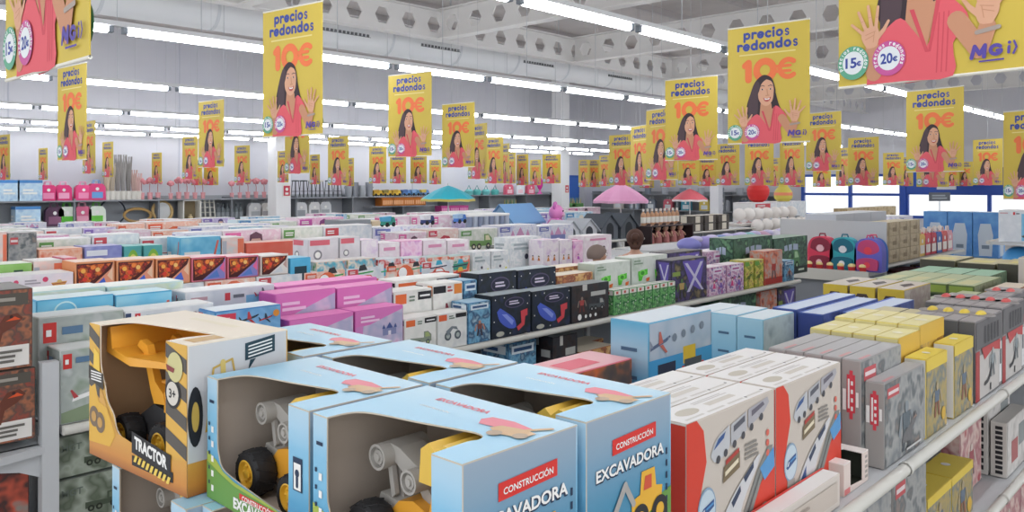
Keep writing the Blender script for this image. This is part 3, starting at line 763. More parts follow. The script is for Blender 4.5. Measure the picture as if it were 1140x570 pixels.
def p_bottle(body, cap, lab, h=.3, rr=.045):
    mb = MB(); mb.lathe([(.0001,0),(rr,0),(rr,h*.6),(rr*.9,h*.68),(rr*.4,h*.8),(rr*.4,h*.86)], body, seg=12)
    mb.lathe([(rr*1.01,h*.15),(rr*1.01,h*.5)], lab, seg=12)
    r = tag(link('bottle', mb.mesh('bottle')), 'x', 'bottle')
    mb = MB(); mb.lathe([(rr*.5,h*.84),(rr*.5,h),(.0001,h)], cap, seg=10); mb.build('cap', r)
    return r
def p_doll(dress, skin, hair, h=.36):
    r = thing('baby_doll', 'x', 'doll')
    mb = MB(); mb.lathe([(.0001,0),(.085,0),(.08,h*.25),(.055,h*.5),(.03,h*.6)], dress, seg=12); mb.build('dress', r)
    mb = MB(); mb.ball((0,0,h*.76), (.062,.06,h*.2), skin, 12, 8)
    for s in (-1,1): mb.tube([(s*.045,-.01,h*.52),(s*.095,-.04,h*.4),(s*.085,-.07,h*.3)], [.018,.016,.014], skin, 6)
    mb.build('body', r)
    mb = MB(); mb.ball((0,.014,h*.81), (.068,.062,h*.19), hair, 12, 8); mb.build('hair', r)
    return r
def p_ball(c1, c2, R=.13):
    r = thing('ball_lamp', 'x', 'lamp')
    mb = MB(); mb.lathe([(.0001,0),(.06,0),(.06,.02),(.015,.03),(.015,.06)], c2, seg=12); mb.build('base', r)
    mb = MB(); mb.ball((0,0,.05+R), R, c1, 16, 10); mb.build('globe', r)
    return r
def p_truck(c1, c2):
    r = thing('toy_truck', 'x', 'toy truck')
    mb = MB(); mb.prism([(-.2,.05),(.2,.05),(.2,.16),(.15,.25),(.06,.25),(.04,.14),(-.2,.14)], (0,-.08,0), (1,0,0), (0,0,1), (0,-1,0), .16, c1); mb.build('body', r)
    mb = MB(); mb.prism([(-.21,.14),(.02,.14),(.04,.27),(-.24,.25)], (0,-.085,0), (1,0,0), (0,0,1), (0,-1,0), .17, c2); mb.build('tipper', r)
    for x in (-.13,.12):
        for y in (-.085,.085):
            mb = MB(); mb.lathe([(.0001,-.02),(.055,-.02),(.06,0),(.055,.02),(.0001,.02)], TYRE, (x,y,.06), 'y', 14); mb.build('wheel', r)
    return r
def p_crate(c1, c2, w=.5, d=.4, h=.28):
    r = thing('storage_crate', 'x', 'crate')
    mb = MB(); t = .015
    mb.prism([(-w/2,0),(w/2,0),(w*.53,h),(-w*.53,h)], (0,-d/2,0), (1,0,0), (0,0,1), (0,-1,0), t, c1); mb.prism([(-w/2,0),(w/2,0),(w*.53,h),(-w*.53,h)], (0,d/2,0), (1,0,0), (0,0,1), (0,1,0), t, c1)
    for s in (-1,1): mb.prism([(-d/2,0),(d/2,0),(d/2,h),(-d/2,h)], (s*w*.51,0,0), (0,1,0), (0,0,1), (s,0,0), t, c1)
    mb.box(-w/2,w/2,-d/2,d/2,0,t,c1)
    F = Face(mb, (-w/2,-d/2,0), (1,0,0), (0,0,1), (0,-1,0), w, h, .004)
    for i in range(6): F.poly([(.06+.15*i,.2),(.17+.15*i,.2),(.17+.15*i,.7),(.06+.15*i,.7)], c2, 1)
    mb.build('basket', r)
    mb = MB(); mb.tube([(-w*.54,-d*.5,h),(w*.54,-d*.5,h),(w*.54,d*.5,h),(-w*.54,d*.5,h),(-w*.54,-d*.5,h)], .016, c1, 6); mb.build('rim', r)
    return r
def p_hoop(col, R=.3, tube=.025, flat=1.0, tilt=.25):
    mb = MB(); mb.tube([(R*math.cos(t*math.pi/14), tilt*R*flat*(1+math.sin(t*math.pi/14)), R*flat*(1+math.sin(t*math.pi/14))+tube) for t in range(29)], tube, col, 8)
    return mb
def p_person(skin, hair_col, shirt, trousers, hair_long, h=1.66):
    """one continuous skinned body standing with relaxed arms"""
    J = [((0,0,.56*h),.115),((0,0,.64*h),.105),((0,.005,.74*h),.125),((0,.01,.82*h),.085),((0,.005,.855*h),.048),((0,-.005,.885*h),.05),
         ((0,-.012,.925*h),.078),((0,-.004,.965*h),.074),((0,.002,.985*h),.045)]
    Ed = [(i,i+1) for i in range(8)]
    def ch(start, pts):
        p = start
        for q in pts: J.append(q); Ed.append((p, len(J)-1)); p = len(J)-1
    for s in (-1,1):
        ch(3, [((s*.105,.01,.81*h),.058),((s*.175,.012,.79*h),.052),((s*.205,.02,.62*h),.038),((s*.2,-.05,.5*h),.028),((s*.195,-.075,.46*h),.026),((s*.19,-.095,.425*h),.02)])
        w = len(J)-1
        for a, l in ((-.018,.07),(-.006,.08),(.006,.076),(.018,.06)): ch(w, [((s*.19+a,-.11,.4*h),.0095),((s*.19+a*1.2,-.115,.4*h-l*.6),.0085),((s*.19+a*1.2,-.1,.4*h-l),.0075)])
        ch(w-1, [((s*.165,-.12,.425*h),.011),((s*.158,-.135,.4*h),.009)])
        ch(0, [((s*.085,0,.52*h),.088),((s*.09,-.008,.29*h),.056),((s*.09,.01,.16*h),.046),((s*.09,.01,.05*h),.034),((s*.095,-.06,.025*h),.034),((s*.1,-.13,.018*h),.026)])
    me = bpy.data.meshes.new('body'); me.from_pydata([j[0] for j in J], Ed, [])
    o = link('person', me); sk = o.modifiers.new('skin', 'SKIN'); ss = o.modifiers.new('smooth', 'SUBSURF'); ss.levels = ss.render_levels = 2
    for i, v in enumerate(me.skin_vertices[0].data if me.skin_vertices else []): v.radius = (J[i][1],)*2
    return o, J
def finish_person(o, J, skin, hair_col, shirt, trousers, hair_long, h):
    me0 = o.data
    if not me0.skin_vertices:
        bm = __import__('bmesh').new(); bm.from_mesh(me0); L = bm.verts.layers.skin.verify(); bm.verts.ensure_lookup_table()
        for i, v in enumerate(bm.verts): v[L].radius = (J[i][1],)*2; v[L].use_root = (i == 0)
        bm.to_mesh(me0); bm.free()
    bpy.context.view_layer.update()
    me = bpy.data.meshes.new_from_object(o.evaluated_get(bpy.context.evaluated_depsgraph_get())); o.modifiers.clear(); o.data = me
    me.materials.clear(); me.materials.append(skin)
    for v in me.vertices:      # face: nose and chin on the head's front
        x, y, z = v.co
        if z > .885*h:
            v.co.x *= .86
            if y < -.05 and abs(x) < .02 and .915*h < z < .935*h: v.co.y -= .018
            if y > 0: v.co.y *= 1.12
    for p in me.polygons: p.use_smooth = True
    mb = MB(); hz = .94*h
    for s in (-1,1):
        mb.ball((s*.026,-.082,.938*h),(.011,.008,.007),W_,8,6); mb.ball((s*.026,-.089,.938*h),(.005,.004,.005),K_,8,6)
        mb.tube([(s*.04,-.083,.951*h),(s*.015,-.089,.952*h)],.0035,hair_col,5)
    mb.tube([(-.02,-.08,.904*h),(0,-.086,.902*h),(.02,-.08,.904*h)],.004,S('a85a54'),6)
    for s in (-1,1): mb.ball((s*.073,.005,.93*h),(.01,.02,.03),skin,8,6)
    mb.build('face_details', o)
    mb = MB()   # hair shell
    vs = []; seg = 18; rings = 9
    for i in range(rings+1):
        ph = (.02+.63*i/rings)*math.pi
        for k in range(seg):
            t = 2*math.pi*k/seg; fr = max(0, -math.sin(t))
            q = ph*(1-.45*fr*(i/rings)); rr = 1.0
            vs.append((.094*math.sin(q)*math.cos(t)*rr, .014+.108*math.sin(q)*math.sin(t)*rr, .945*h+.098*math.cos(q)))
    mb.add(vs, [[i*seg+k,(i+1)*seg+k,(i+1)*seg+(k+1)%seg,i*seg+(k+1)%seg] for i in range(rings) for k in range(seg)]+[list(range(seg))[::-1]], hair_col, True)
    if hair_long:
        mb.ball((0,.12,.955*h),(.045,.05,.045),hair_col,12,8); mb.tube([(-.05,.06,.92*h),(-.03,.085,.89*h),(.03,.085,.89*h),(.05,.06,.92*h)],.03,hair_col,8)
    mb.build('hair', o)
    mb = MB()   # shirt
    def ring(z, a, b, y=0): return [(a*math.cos(2*math.pi*k/20), y+b*math.sin(2*math.pi*k/20), z) for k in range(20)]
    R = [ring(.5*h,.19,.145),ring(.6*h,.165,.125),ring(.72*h,.185,.14),ring(.79*h,.2,.125,.008),ring(.825*h,.13,.1,.008),ring(.845*h,.075,.075,.008)]
    vs = [p for r_ in R for p in r_]
    mb.add(vs, [[i*20+k,i*20+(k+1)%20,(i+1)*20+(k+1)%20,(i+1)*20+k] for i in range(5) for k in range(20)], shirt, True)
    for s in (-1,1): mb.tube([(s*.12,.01,.8*h),(s*.19,.014,.775*h),(s*.215,.02,.7*h)], [.075,.068,.06], shirt, 12)
    mb.build('shirt', o)
    mb = MB()
    mb.add([p for r_ in (ring(.45*h,.175,.14),ring(.56*h,.165,.13)) for p in r_], [[k,(k+1)%20,20+(k+1)%20,20+k] for k in range(20)], trousers, True)
    for s in (-1,1): mb.tube([(s*.085,0,.52*h),(s*.09,-.008,.29*h),(s*.09,.01,.05*h)], [.105,.078,.062], trousers, 14)
    mb.build('trousers', o)
    return o
# ================================================================ the hall
FLOORM = N(['c9c6c0','d2cfc9','c6c2bb'], 2.0, .25)
WALLM = N(['cfcfd8','d6d6dc','d2d2da'], .3, .6); ROOFM = N(['c8c2c0','d0cac8','c4bebc'], .6, .7); BEAMM = S('e6e4e2', .5); DUCTM = S('e6e8ea', .4)
BLUEF = S('2f55b4', .4)
def slab(name, x0, x1, y0, y1, z0, z1, mat):
    mb = MB(); mb.box(x0, x1, y0, y1, z0, z1, mat); return struct(mb.build(name))
slab('floor', -4, 33.2, -7, 26.2, -.1, 0, FLOORM)
mb = MB(); mb.box(-4, 33.2, -7, 26.2, 7.0, 7.15, ROOFM)
for i in range(16): mb.box(-4, 33, -6.6+2.1*i, -6.48+2.1*i, 6.84, 7.0, S('b9b3b2'))
struct(mb.build('ceiling'))
mb = MB(); mb.box(-4, 33.2, 26.0, 26.2, 0, 7, WALLM)
for i in range(8): mb.box(-3+4.9*i, -2.96+4.9*i, 25.985, 26.0, 0, 7, S('c2c4ce'))
struct(mb.build('wall_back'))
mb = MB(); mb.box(33, 33.2, 14.4, 26, 0, 7, WALLM); mb.box(33, 33.2, -7, 14.4, 0, .9, WALLM); mb.box(33, 33.2, -7, 14.4, 2.5, 7, WALLM); struct(mb.build('wall_right'))
def window(name, y0, y1, z0, z1, bars, zbar):
    o = struct(link(name, None, None, (33.05, (y0+y1)/2, 0))); ym = (y0+y1)/2
    mb = MB(); mb.box(-.005, .005, y0-ym, y1-ym, z0, z1, GLASS()); mb.build('pane', o)
    mb = MB()
    for z in (z0, z1)+tuple(zbar): mb.box(-.08, .06, y0-ym, y1-ym, z-.05, z+.05, BLUEF)
    for i in range(bars+1): 
        y = y0-ym+(y1-y0)*i/bars; mb.box(-.09, .07, y-.06, y+.06, z0, z1, BLUEF)
    mb.build('frame', o)
window('window_1', 10.5, 14.4, .9, 2.5, 2, (1.74,)); window('window_2', -6.5, 10.3, .9, 1.8, 6, ())
mb = MB(); mb.box(32.9, 33.0, -7, 10.4, 1.8, 2.75, BLUEF); mb.box(32.88, 33.0, 10.3, 10.5, 0, 2.75, BLUEF); struct(mb.build('trim_1'))
mb = MB(); mb.box(32.84, 32.9, 8.55, 9.2, 1.95, 2.3, S('e6e8ee')); mb.box(32.83,32.84,8.65,9.1,2.1,2.16,S('9aa6c0')); tag(mb.build('fascia_sign'), 'small white sign on the blue band above the shopfront glass', 'sign')
slab('ground_outside', 33.2, 60, -25, 40, -.12, -.02, S('c8c8c6'))
def column(name, px, Y, w):
    a, b = ray(px); X = a*Y/b
    mb = MB(); mb.bbox(X-w/2, X+w/2, Y-w/2, Y+w/2, 0, 7, S('f0f0f2'), .02); o = struct(mb.build(name)); return X
cx1 = column('column_1', 311, 24.2, .55); cx2 = column('column_2', 624, 24.2, .6)
mb = MB(); mb.bbox(30.6, 31.0, 17.0, 17.4, 0, 7, S('ececf0'), .02); struct(mb.build('column_3'))
for X, lab in ((cx1, 'red and white notice on the white column beside the bar stools'), (cx2, 'red and white notice on the white column beyond the dollhouse')):
    mb = MB(); mb.box(-.15, .15, -.012, 0, 0, .42, W_); F = Face(mb, (-.15,-.012,0), (1,0,0), (0,0,1), (0,-1,0), .3, .42, .004)
    F.rect(.1,.1,.9,.9,S('d2465a'),1); F.ell(.5,.62,.18,W_,2); F.rect(.3,.2,.7,.36,W_,2)
    tag(mb.build('column_notice', None, (X+.09, 24.2-.3, 1.72)), lab, 'sign')
# castellated roof beams with six-sided holes, and the round duct
def beam(name, p0, L, axis):
    mb = MB(); dz = .55; t = .03; n = max(1, round(L/.62)); st = L/n; r = .17
    u = (1,0,0) if axis == 'x' else (0,1,0); nn = (0,-1,0) if axis == 'x' else (-1,0,0)
    for i in range(n):
        a = i*st; c = a+st/2
        hx = [(c+r*math.cos(math.pi*k/3), dz/2+r*math.sin(math.pi*k/3)) for k in range(7)]
        up = [(a,dz/2),(c-r,dz/2)]+[hx[2],hx[1]]+[(c+r,dz/2),(a+st,dz/2),(a+st,dz),(a,dz)]
        lo = [(a,0),(a+st,0),(a+st,dz/2),(c+r,dz/2),hx[5],hx[4],(c-r,dz/2),(a,dz/2)]
        for pts in (up, lo): mb.prism(pts, (0,0,0), u, (0,0,1), nn, t, BEAMM)
    for z in (0, dz): 
        if axis == 'x': mb.box(0, L, -.1, .13, z-.012, z+.012, BEAMM)
        else: mb.box(-.1, .13, 0, L, z-.012, z+.012, BEAMM)
    return struct(mb.build(name, None, p0))
beam('beam_1', (-3, 11.8, 4.95), 35.9, 'x')
for i, X in enumerate((2.2, 6.3, 10.4, 14.5, 18.6, 22.7, 26.8)): beam('beam_%d' % (i+2), (X, -6.9, 4.95), 18.6, 'y')
mb = MB(); mb.tube([(4,14.3,5.35),(26,14.3,5.35)], .36, DUCTM, 20)
for x in range(5, 26, 2): mb.tube([(x,14.3,5.35),(x+.06,14.3,5.35)], .372, S('d4d8dc',.4), 20)
duct = tag(mb.build('air_duct'), 'long round pale grey air duct running under the roof', 'duct')
for x in (9.2, 11.8, 15.2, 18.8):
    mb = MB(); pts = [(0,0)]
    for k in range(12): pts += [(.1*k,.06),(.1*k+.055,.06),(.1*k+.055,.006),(.1*k+.1,.006)]
    pts += [(1.2,0)]; mb.prism(pts, (x,13.93,5.25), (1,0,0), (0,0,1), (0,-1,0), .03, S('6a6c70'))
    mb.build('air_outlet', duct)
mb = MB()
for x in range(5, 26, 4): mb.tube([(x,14.3,5.78),(x,14.3,7.0)], .012, CORDM, 5)
mb.build('hanger', duct)
ROWN = ['over the aisle beside the boxed construction sets','over the second aisle','in the third row back','in the fourth row back','in the fifth row back','in the row along the back wall','over the front island']
for k, Y in enumerate((4.4, 8.05, 12.4, 17.3, 21.5, 24.4, .4)):
    x0 = max(2.2, at_y(-15, 100, Y)[0]) if Y > 1 else -1.0; i = 0
    while x0+1.66*i < 31.5:
        X = x0+1.66*i; i += 1
        f = CA*X+SA*Y
        if Y > 1 and (HZ-1.45*FPX/f < -330 or to_px(X, Y) > 1150) or Y < 1 and X > 8: continue
        put_lamp(X, Y, 3.6, 'white fluorescent tube light hanging '+ROWN[k], 'ceiling lights')
# ================================================================ hanging banners
BAN = [(3,95,-300,78,2.45),(64,96,73,178),(92,106,135,193),(-2,11,150,200),(43,53,165,200),(114,126,158,197),(169,180,170,203),(203,220,152,199),(221,249,112,186),
 (213,225,178,206),(227,243,178,206),(261,278,162,203),(292,358,8,151),(317,344,119,193),(309,321,168,203),(345,356,172,205),(365,388,152,206),(385,394,176,207),
 (411,430,163,204),(432,480,82,174),(434,452,171,204),(457,475,171,204),(492,528,115,186),(521,542,138,199),(540,560,153,204),(557,567,160,204),(575,588,172,206),(563,574,170,204),
 (604,624,172,204),(644,656,178,208),(655,668,178,208),(667,679,173,207),(678,706,150,206),(702,723,140,206),(719,754,121,200),(740,798,87,178),(809,900,27,159),
 (735,752,182,208),(755,778,172,206),(712,728,186,209),(777,798,174,207),(797,823,160,206),(829,861,152,206),(857,868,176,207),(868,895,150,206),(897,936,125,190),(934,943,165,207),
 (944,978,153,206),(983,1006,170,206),(1003,1016,175,207),(1008,1072,99,191),(1020,1056,150,208),(925,1131,-205,88,3.0),(1052,1068,184,207),(1066,1083,180,207),(1083,1116,155,206),(1116,1184,122,222),(1117,1136,185,208),
 (690,703,184,208),(590,602,178,206),(478,491,178,205),(880,896,186,208),(905,925,180,208),(960,976,186,207)]
BO = []
for b in BAN: BO.append(put_banner(*b[:4], d=(b[4] if len(b) > 4 else None)))
BO.sort(key=lambda o: o['_px'])
ORD = ['first','second','third','fourth','fifth','sixth','seventh','eighth','ninth','tenth','eleventh','twelfth','thirteenth','fourteenth','fifteenth','sixteenth','seventeenth','eighteenth','nineteenth','twentieth']
def ordinal(i):
    if i < 20: return ORD[i]
    tens = ['','','twenty','thirty','forty','fifty','sixty','seventy','eighty','ninety']
    q = (i+1)//10; u = (i+1)%10
    if i+1 == 100: return 'hundredth'
    if i+1 > 100: return 'hundred and '+ordinal(i-100)
    return tens[q]+'-'+ORD[u-1] if u else tens[q][:-1]+'ieth'
for o in BO:
    hpx = o['_h']
    if hpx > 250: o['label'] = ('huge yellow price banner cut by the frame edge, reading 15€ and 20€' )
    elif hpx > 120: o['label'] = 'large yellow price banner reading 10€'
    elif hpx > 60: o['label'] = 'middle sized yellow 10€ price banner'
    else: o['label'] = 'small distant yellow 10€ price banner'
    del o['_px']; del o['_h']
# ================================================================ designs of the printed boxes
def D(**k): return k
H3 = lambda a, b, c: (S(a), S(b), S(c))
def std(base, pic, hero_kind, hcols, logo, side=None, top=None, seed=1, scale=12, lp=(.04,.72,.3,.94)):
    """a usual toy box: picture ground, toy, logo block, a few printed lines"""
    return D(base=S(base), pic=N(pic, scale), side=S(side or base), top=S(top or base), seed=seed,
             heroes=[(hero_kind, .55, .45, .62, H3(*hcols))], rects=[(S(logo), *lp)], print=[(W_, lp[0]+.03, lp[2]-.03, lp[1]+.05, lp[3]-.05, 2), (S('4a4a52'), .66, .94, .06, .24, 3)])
DS = {}
DS['plane'] = std('d9dcd8', ['8f9e8c','b4bcb6','a4aca8','c8ccca'], 'plane', ('f4f4f2','c8383c','5a6a8c'), 'd03a36', 'b9c2b8', 'e9ece9', 2, 9)
DS['plane']['heroes'] = [('plane',.6,.36,.8,H3('f4f4f2','d8dadc','b8484c'))]; DS['plane']['polys'] = [(S('8a9a7c'),[(.02,.02),(.98,.02),(.98,.3),(.02,.16)]),(S('b8483f'),[(.6,.6),(.98,.5),(.98,.62),(.7,.74)])]; DS['plane']['rects'] = [(S('d03a36'),.05,.74,.2,.94)]; DS['plane']['print'] = [(S('5d7d9c'),.26,.62,.78,.92,1),(W_,.08,.17,.78,.9,1)]
DS['bluehandle'] = D(extra=lambda mb, fs, w, d, h: fs['F'].ring(.36,.875,.14,.022,S('d0f0f6'),5,0,180,16,.13), base=S('5fb4dc'), pic=N(['3f9ad0','6cc2e6','8fd4ee'], 5), top=S('dfeef2'), side=S('3f9ad0'), heroes=[('boat',.55,.45,.3,H3('f2d060','e05a5a','ffffff'))], print=[(W_,.1,.3,.3,.7,2)])
DS['palelong'] = D(base=S('cfe6e4'), pic=N(['bfe0e4','e8efe6','d6e6c8','c4dfe8'], 7), top=S('eef2ec'))
DS['whitebox'] = D(base=S('eceeee'), pic=N(['e6e8ea','d6dade','f2f2f2'], 9), top=S('f4f4f2'), rects=[(S('d23c40'),.1,.885,.16,.97),(S('3a4a6a'),.0,.9,.06,.98)], polys=[(W_,[(.115,.9),(.125,.95),(.135,.95),(.145,.9)])], heroes=[('car',.75,.9,.3,H3('7a5a6a','c03c40','333338')),('car',.9,.9,.16,H3('c05050','40506a','333338'))], print=[(S('8fa0a8'),.22,.5,.9,.96,1)])
DS['whitebig'] = D(base=S('e2e4e8'), pic=N(['dadde4','cfd4dc','e8eaee'], 7), top=S('f2f3f3'), rects=[(S('d04048'),.42,.86,.48,.95),(S('7ab8dc'),.66,.05,.98,.9)], heroes=[('plane',.86,.9,.2,H3('8a8f9c','5a606c','c04850')),('car',.78,.2,.24,H3('707a84','505860','333'+'333'))], print=[(S('70757e'),.51,.64,.87,.94,1),(S('c8a0a8'),.05,.3,.88,.95,1)])
DS['redblueplane'] = D(base=S('4d8fcb'), pic=N(['4a90cc','7fb4de','3f7fb8'], 7), top=S('e6eef4'), rects=[(S('d84458'),.02,.72,.3,.96)], heroes=[('plane',.5,.86,.3,H3('33414f','c0444a','20303c')),('plane',.76,.84,.22,H3('c0444a','33414f','20303c'))], dots=[(S('e0923c'),.92,.9,.05)], print=[(S('f0c0c8'),.05,.27,.8,.93,2)])
DS['pink'] = D(base=S('dc72bc'), pic=N(['c4b8d4','b4b2d0','d8c4dc','dca0cc'], 8), top=S('f08cc8'), side=S('cc5aac'), polys=[(S('e07cc0'),[(.01,1),(.99,1),(.99,.94),(.6,.82),(.3,.72),(.01,.7)]),(S('d488c4'),[(.01,.7),(.16,.72),(.1,.0),(.01,.0)])], heroes=[('castle',.7,.6,.36,H3('8a8fb8','4a5a94','e8e0ec')),('doll',.28,.42,.2,H3('e8a0d0','e8c0b0','9a5a8a'))], print=[(S('f6d0ea'),.1,.5,.76,.9,2)])
DS['construct'] = D(base=S('eeece6'), pic=N(['e4e4de','f0eee8','d4d6d0'], 10), top=S('f2f1ec'), rects=[(K_,.62,.82,.98,.96),(S('e8703c'),.04,.78,.32,.95)], heroes=[('truck',.5,.42,.66,H3('8a9484','aab87a','5a6064'))], print=[(W_,.66,.94,.86,.92,1),(S('7a8a7a'),.38,.58,.8,.92,2)])
DS['constructred'] = D(base=S('eeece6'), pic=N(['e4e4de','f0eee8','dcd4d0'], 10), top=S('f2f1ec'), rects=[(K_,.0,.84,.42,.96),(S('e88a3c'),.7,.8,.97,.97),(S('d84a4a'),.66,.06,.96,.2)], heroes=[('plane',.46,.5,.66,H3('b04850','8a3a44','6a6a70')),('car',.3,.2,.3,H3('b85058','d0c8c4','55555c'))], print=[(S('c06060'),.46,.64,.84,.96,2)])
DS['constructgrey'] = D(base=S('e6e6e2'), pic=N(['dcdcd8','e8e8e4','cfd2d2'], 10), top=S('f2f1ec'), rects=[(K_,.6,.84,.97,.96),(S('e4663c'),.03,.8,.3,.97)], heroes=[('bike',.5,.42,.6,H3('7d858c','b0b8b4','5c646a'))], print=[(S('6a7a6a'),.36,.56,.82,.94,2)])
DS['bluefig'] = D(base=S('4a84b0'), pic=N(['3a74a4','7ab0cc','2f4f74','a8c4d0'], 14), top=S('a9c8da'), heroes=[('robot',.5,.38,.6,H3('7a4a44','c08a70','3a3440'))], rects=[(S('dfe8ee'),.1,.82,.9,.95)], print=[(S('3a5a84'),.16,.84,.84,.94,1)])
def space_extra(mb, fs, w, d, h):
    F = fs['F']; F.ell(.56,.79,.25,S('5a5470'),6,.13); F.ell(.56,.79,.225,S('2a2c40'),7,.105); lines(F,.42,.7,.74,.85,2,S('d8cfe0'),9)
    F.poly(arc3([(.12,.62),(.2,.38),(.42,.2),(.6,.2),(.56,.4),(.4,.55),(.2,.7)],3), S('4d62c4'), 5); F.poly([(.24,.55),(.5,.26),(.54,.36),(.36,.54)], S('8a9ae0'), 6)
    F.poly([(.72,.56),(.9,.6),(.9,.44),(.84,.42),(.82,.22),(.66,.1),(.62,.2),(.74,.28)], S('d04850'), 6); F.ell(.2,.1,.1,S('b8b8ac'),6,.06)
    for a, b in ((.08,.9),(.3,.93),(.9,.72),(.95,.9),(.05,.4),(.45,.08)): F.ell(a,b,.012,W_,6)
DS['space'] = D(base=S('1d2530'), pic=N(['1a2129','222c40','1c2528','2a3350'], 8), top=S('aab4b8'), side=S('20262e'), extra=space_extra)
DS['camera'] = D(base=S('2a2a2e'), pic=N(['24262a','33343a','3c3030','202226'], 12), top=S('9aa0a2'), side=S('26262a'), heroes=[('truck',.66,.42,.42,H3('50565a','a8a8a6','1c1c20')),('robot',.26,.5,.3,H3('a84a48','8a7a70','6a3a3a'))], rects=[(S('c8c6c0'),.28,.84,.4,1.0),(S('b9b9b4'),.5,.66,.9,.78)], dots=[(W_,.2,.14,.05),(W_,.36,.14,.03),(W_,.48,.14,.03),(W_,.62,.14,.03)])
DS['snack'] = D(base=S('b8784a'), pic=N(['c07a50','8a4a3c','d8a868','e0c090'], 18), top=S('e8dcc8'), heroes=[('dino',.5,.45,.5,H3('6a3a34','d88a4a','e8c868'))], rects=[(S('c8444a'),.03,.2,.18,.8)])
def gun_extra(mb, fs, w, d, h):
    F = fs['F']; 
    for a in (.28,.74): 
        F.poly([(a-.12,.7),(a+.14,.74),(a+.14,.62),(a+.02,.6),(a-.02,.5),(a-.1,.5)], S('5cc83c'), 6); F.ell(a,.66,.09,S('7edc5c'),7,.07); F.ell(a,.66,.05,S('3e9a30'),8,.04); F.poly([(a+.1,.54),(a+.2,.56),(a+.18,.48),(a+.1,.47)], S('e8743a'), 7)
DS['greengun'] = D(base=S('d4dad0'), pic=N(['cfd6cc','dde2da','bfcabc'], 9), top=S('e4e6e0'), side=S('b4bcae'), extra=gun_extra, print=[(S('8aa088'),.05,.3,.84,.95,2)])
DS['greenpack'] = D(base=S('4f9a58'), pic=N(['3f8a4c','7cbf74','2f6a3e','a8cfa0'], 26), top=S('e0e0d8'), rects=[(S('e6e2da'),.05,.8,.95,.98),(S('c85a50'),.3,.84,.6,.94)], heroes=[('gun',.5,.4,.8,H3('2f7040','c8d8c0','e8f0e0'))])
DS['violet'] = D(base=S('35333e'), pic=N(['3a3640','54487a','2c2c34','8a7a5a'], 10), top=S('6a6668'), polys=[(S('6a5ab0'),[(.3,.95),(.9,.95),(.8,.2),(.5,.4)]),(S('c8c4dc'),[(.36,.9),(.44,.9),(.9,.2),(.84,.2)]),(S('c8c4dc'),[(.8,.9),(.88,.9),(.5,.2),(.42,.2)])], heroes=[('robot',.28,.34,.34,H3('b89a60','5a7a4a','3a3a30'))], rects=[(S('8aa050'),.03,.62,.24,.72)])
DS['magenta'] = D(base=S('c8a0bc'), pic=N(['d8a8c8','b07aa8','e8d0dc','7a6aa8','c85a80'], 16), top=S('f0e4ea'), heroes=[('doll',.3,.42,.3,H3('d84a8a','e8c8b8','6a3a5a')),('doll',.7,.42,.3,H3('7a5ab0','e8c8b8','3a2a3a'))], rects=[(S('e8e0ec'),.25,.76,.75,.94)], print=[(S('b04a90'),.3,.7,.8,.9,1)])
DS['yellowgreen'] = D(base=S('a8a83c'), pic=N(['b8b440','7a8a34','d8c860','8a5a50'], 14), top=S('d8d8a8'), heroes=[('dino',.5,.45,.66,H3('5a6a2a','d0c050','8a3a3a'))], rects=[(S('6aa04a'),.05,.8,.5,.95)])
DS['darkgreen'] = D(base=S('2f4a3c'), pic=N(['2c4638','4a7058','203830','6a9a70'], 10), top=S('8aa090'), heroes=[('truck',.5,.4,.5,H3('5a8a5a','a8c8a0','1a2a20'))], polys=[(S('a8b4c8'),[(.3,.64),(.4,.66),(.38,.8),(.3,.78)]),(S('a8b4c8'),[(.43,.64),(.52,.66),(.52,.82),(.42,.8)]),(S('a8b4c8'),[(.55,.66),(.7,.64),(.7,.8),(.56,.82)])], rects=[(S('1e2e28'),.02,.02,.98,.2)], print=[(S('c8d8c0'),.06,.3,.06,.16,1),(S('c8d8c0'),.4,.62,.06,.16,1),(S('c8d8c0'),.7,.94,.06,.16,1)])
DS['orangered'] = D(base=S('c8503c'), pic=N(['c8604c','b8a8a0','d87a5a','8a4a48'], 12), top=S('e0c0b0'), heroes=[('robot',.5,.48,.6,H3('b04038','c8b0a8','6a4a4a'))], rects=[(S('a8342c'),.02,.02,.98,.2)])
DS['camo'] = D(base=S('8a9284'), pic=N(['74806c','a0a89a','5c6654','8a9484'], 9), top=S('a9b0a8'), texts=[('MGT',.24,.72,.3,S('6a746a'))], heroes=[('truck',.68,.36,.5,H3('4a5444','6a7460','2c3028'))])
DS['dinored'] = D(base=S('56473f'), pic=N(['6a4c42','94483a','5c4a42','a8684a','4a3e38'], 17), top=S('5a504c'), rects=[(S('57524a'),.1,.80,.95,.95),(S('e4e0da'),.5,.04,.96,.3)], polys=[(S('c8a83a'),[(.0,.5),(.2,.46),(.3,.36),(.2,.3),(.28,.2),(.0,.14)])], heroes=[('dino',.6,.5,.6,H3('6a3a2c','d8552c','3a2420'))], print=[(S('a09a90'),.2,.85,.84,.92,1),(S('6a6660'),.54,.92,.08,.26,3)])
DS['redtoy'] = D(base=S('4a2c28'), pic=N(['7a2c24','3a2826','b8503a','8a8078'], 11), top=S('504a48'), heroes=[('ball',.4,.5,.5,H3('c04a34','8a8a84','d8c8b0'))])
DS['teal'] = D(base=S('3a98a4'), pic=S('3f9ca8'), top=S('6ab4bc'), print=[(W_,.2,.8,.6,.75,1),(S('a8d4d8'),.2,.7,.3,.45,1)])
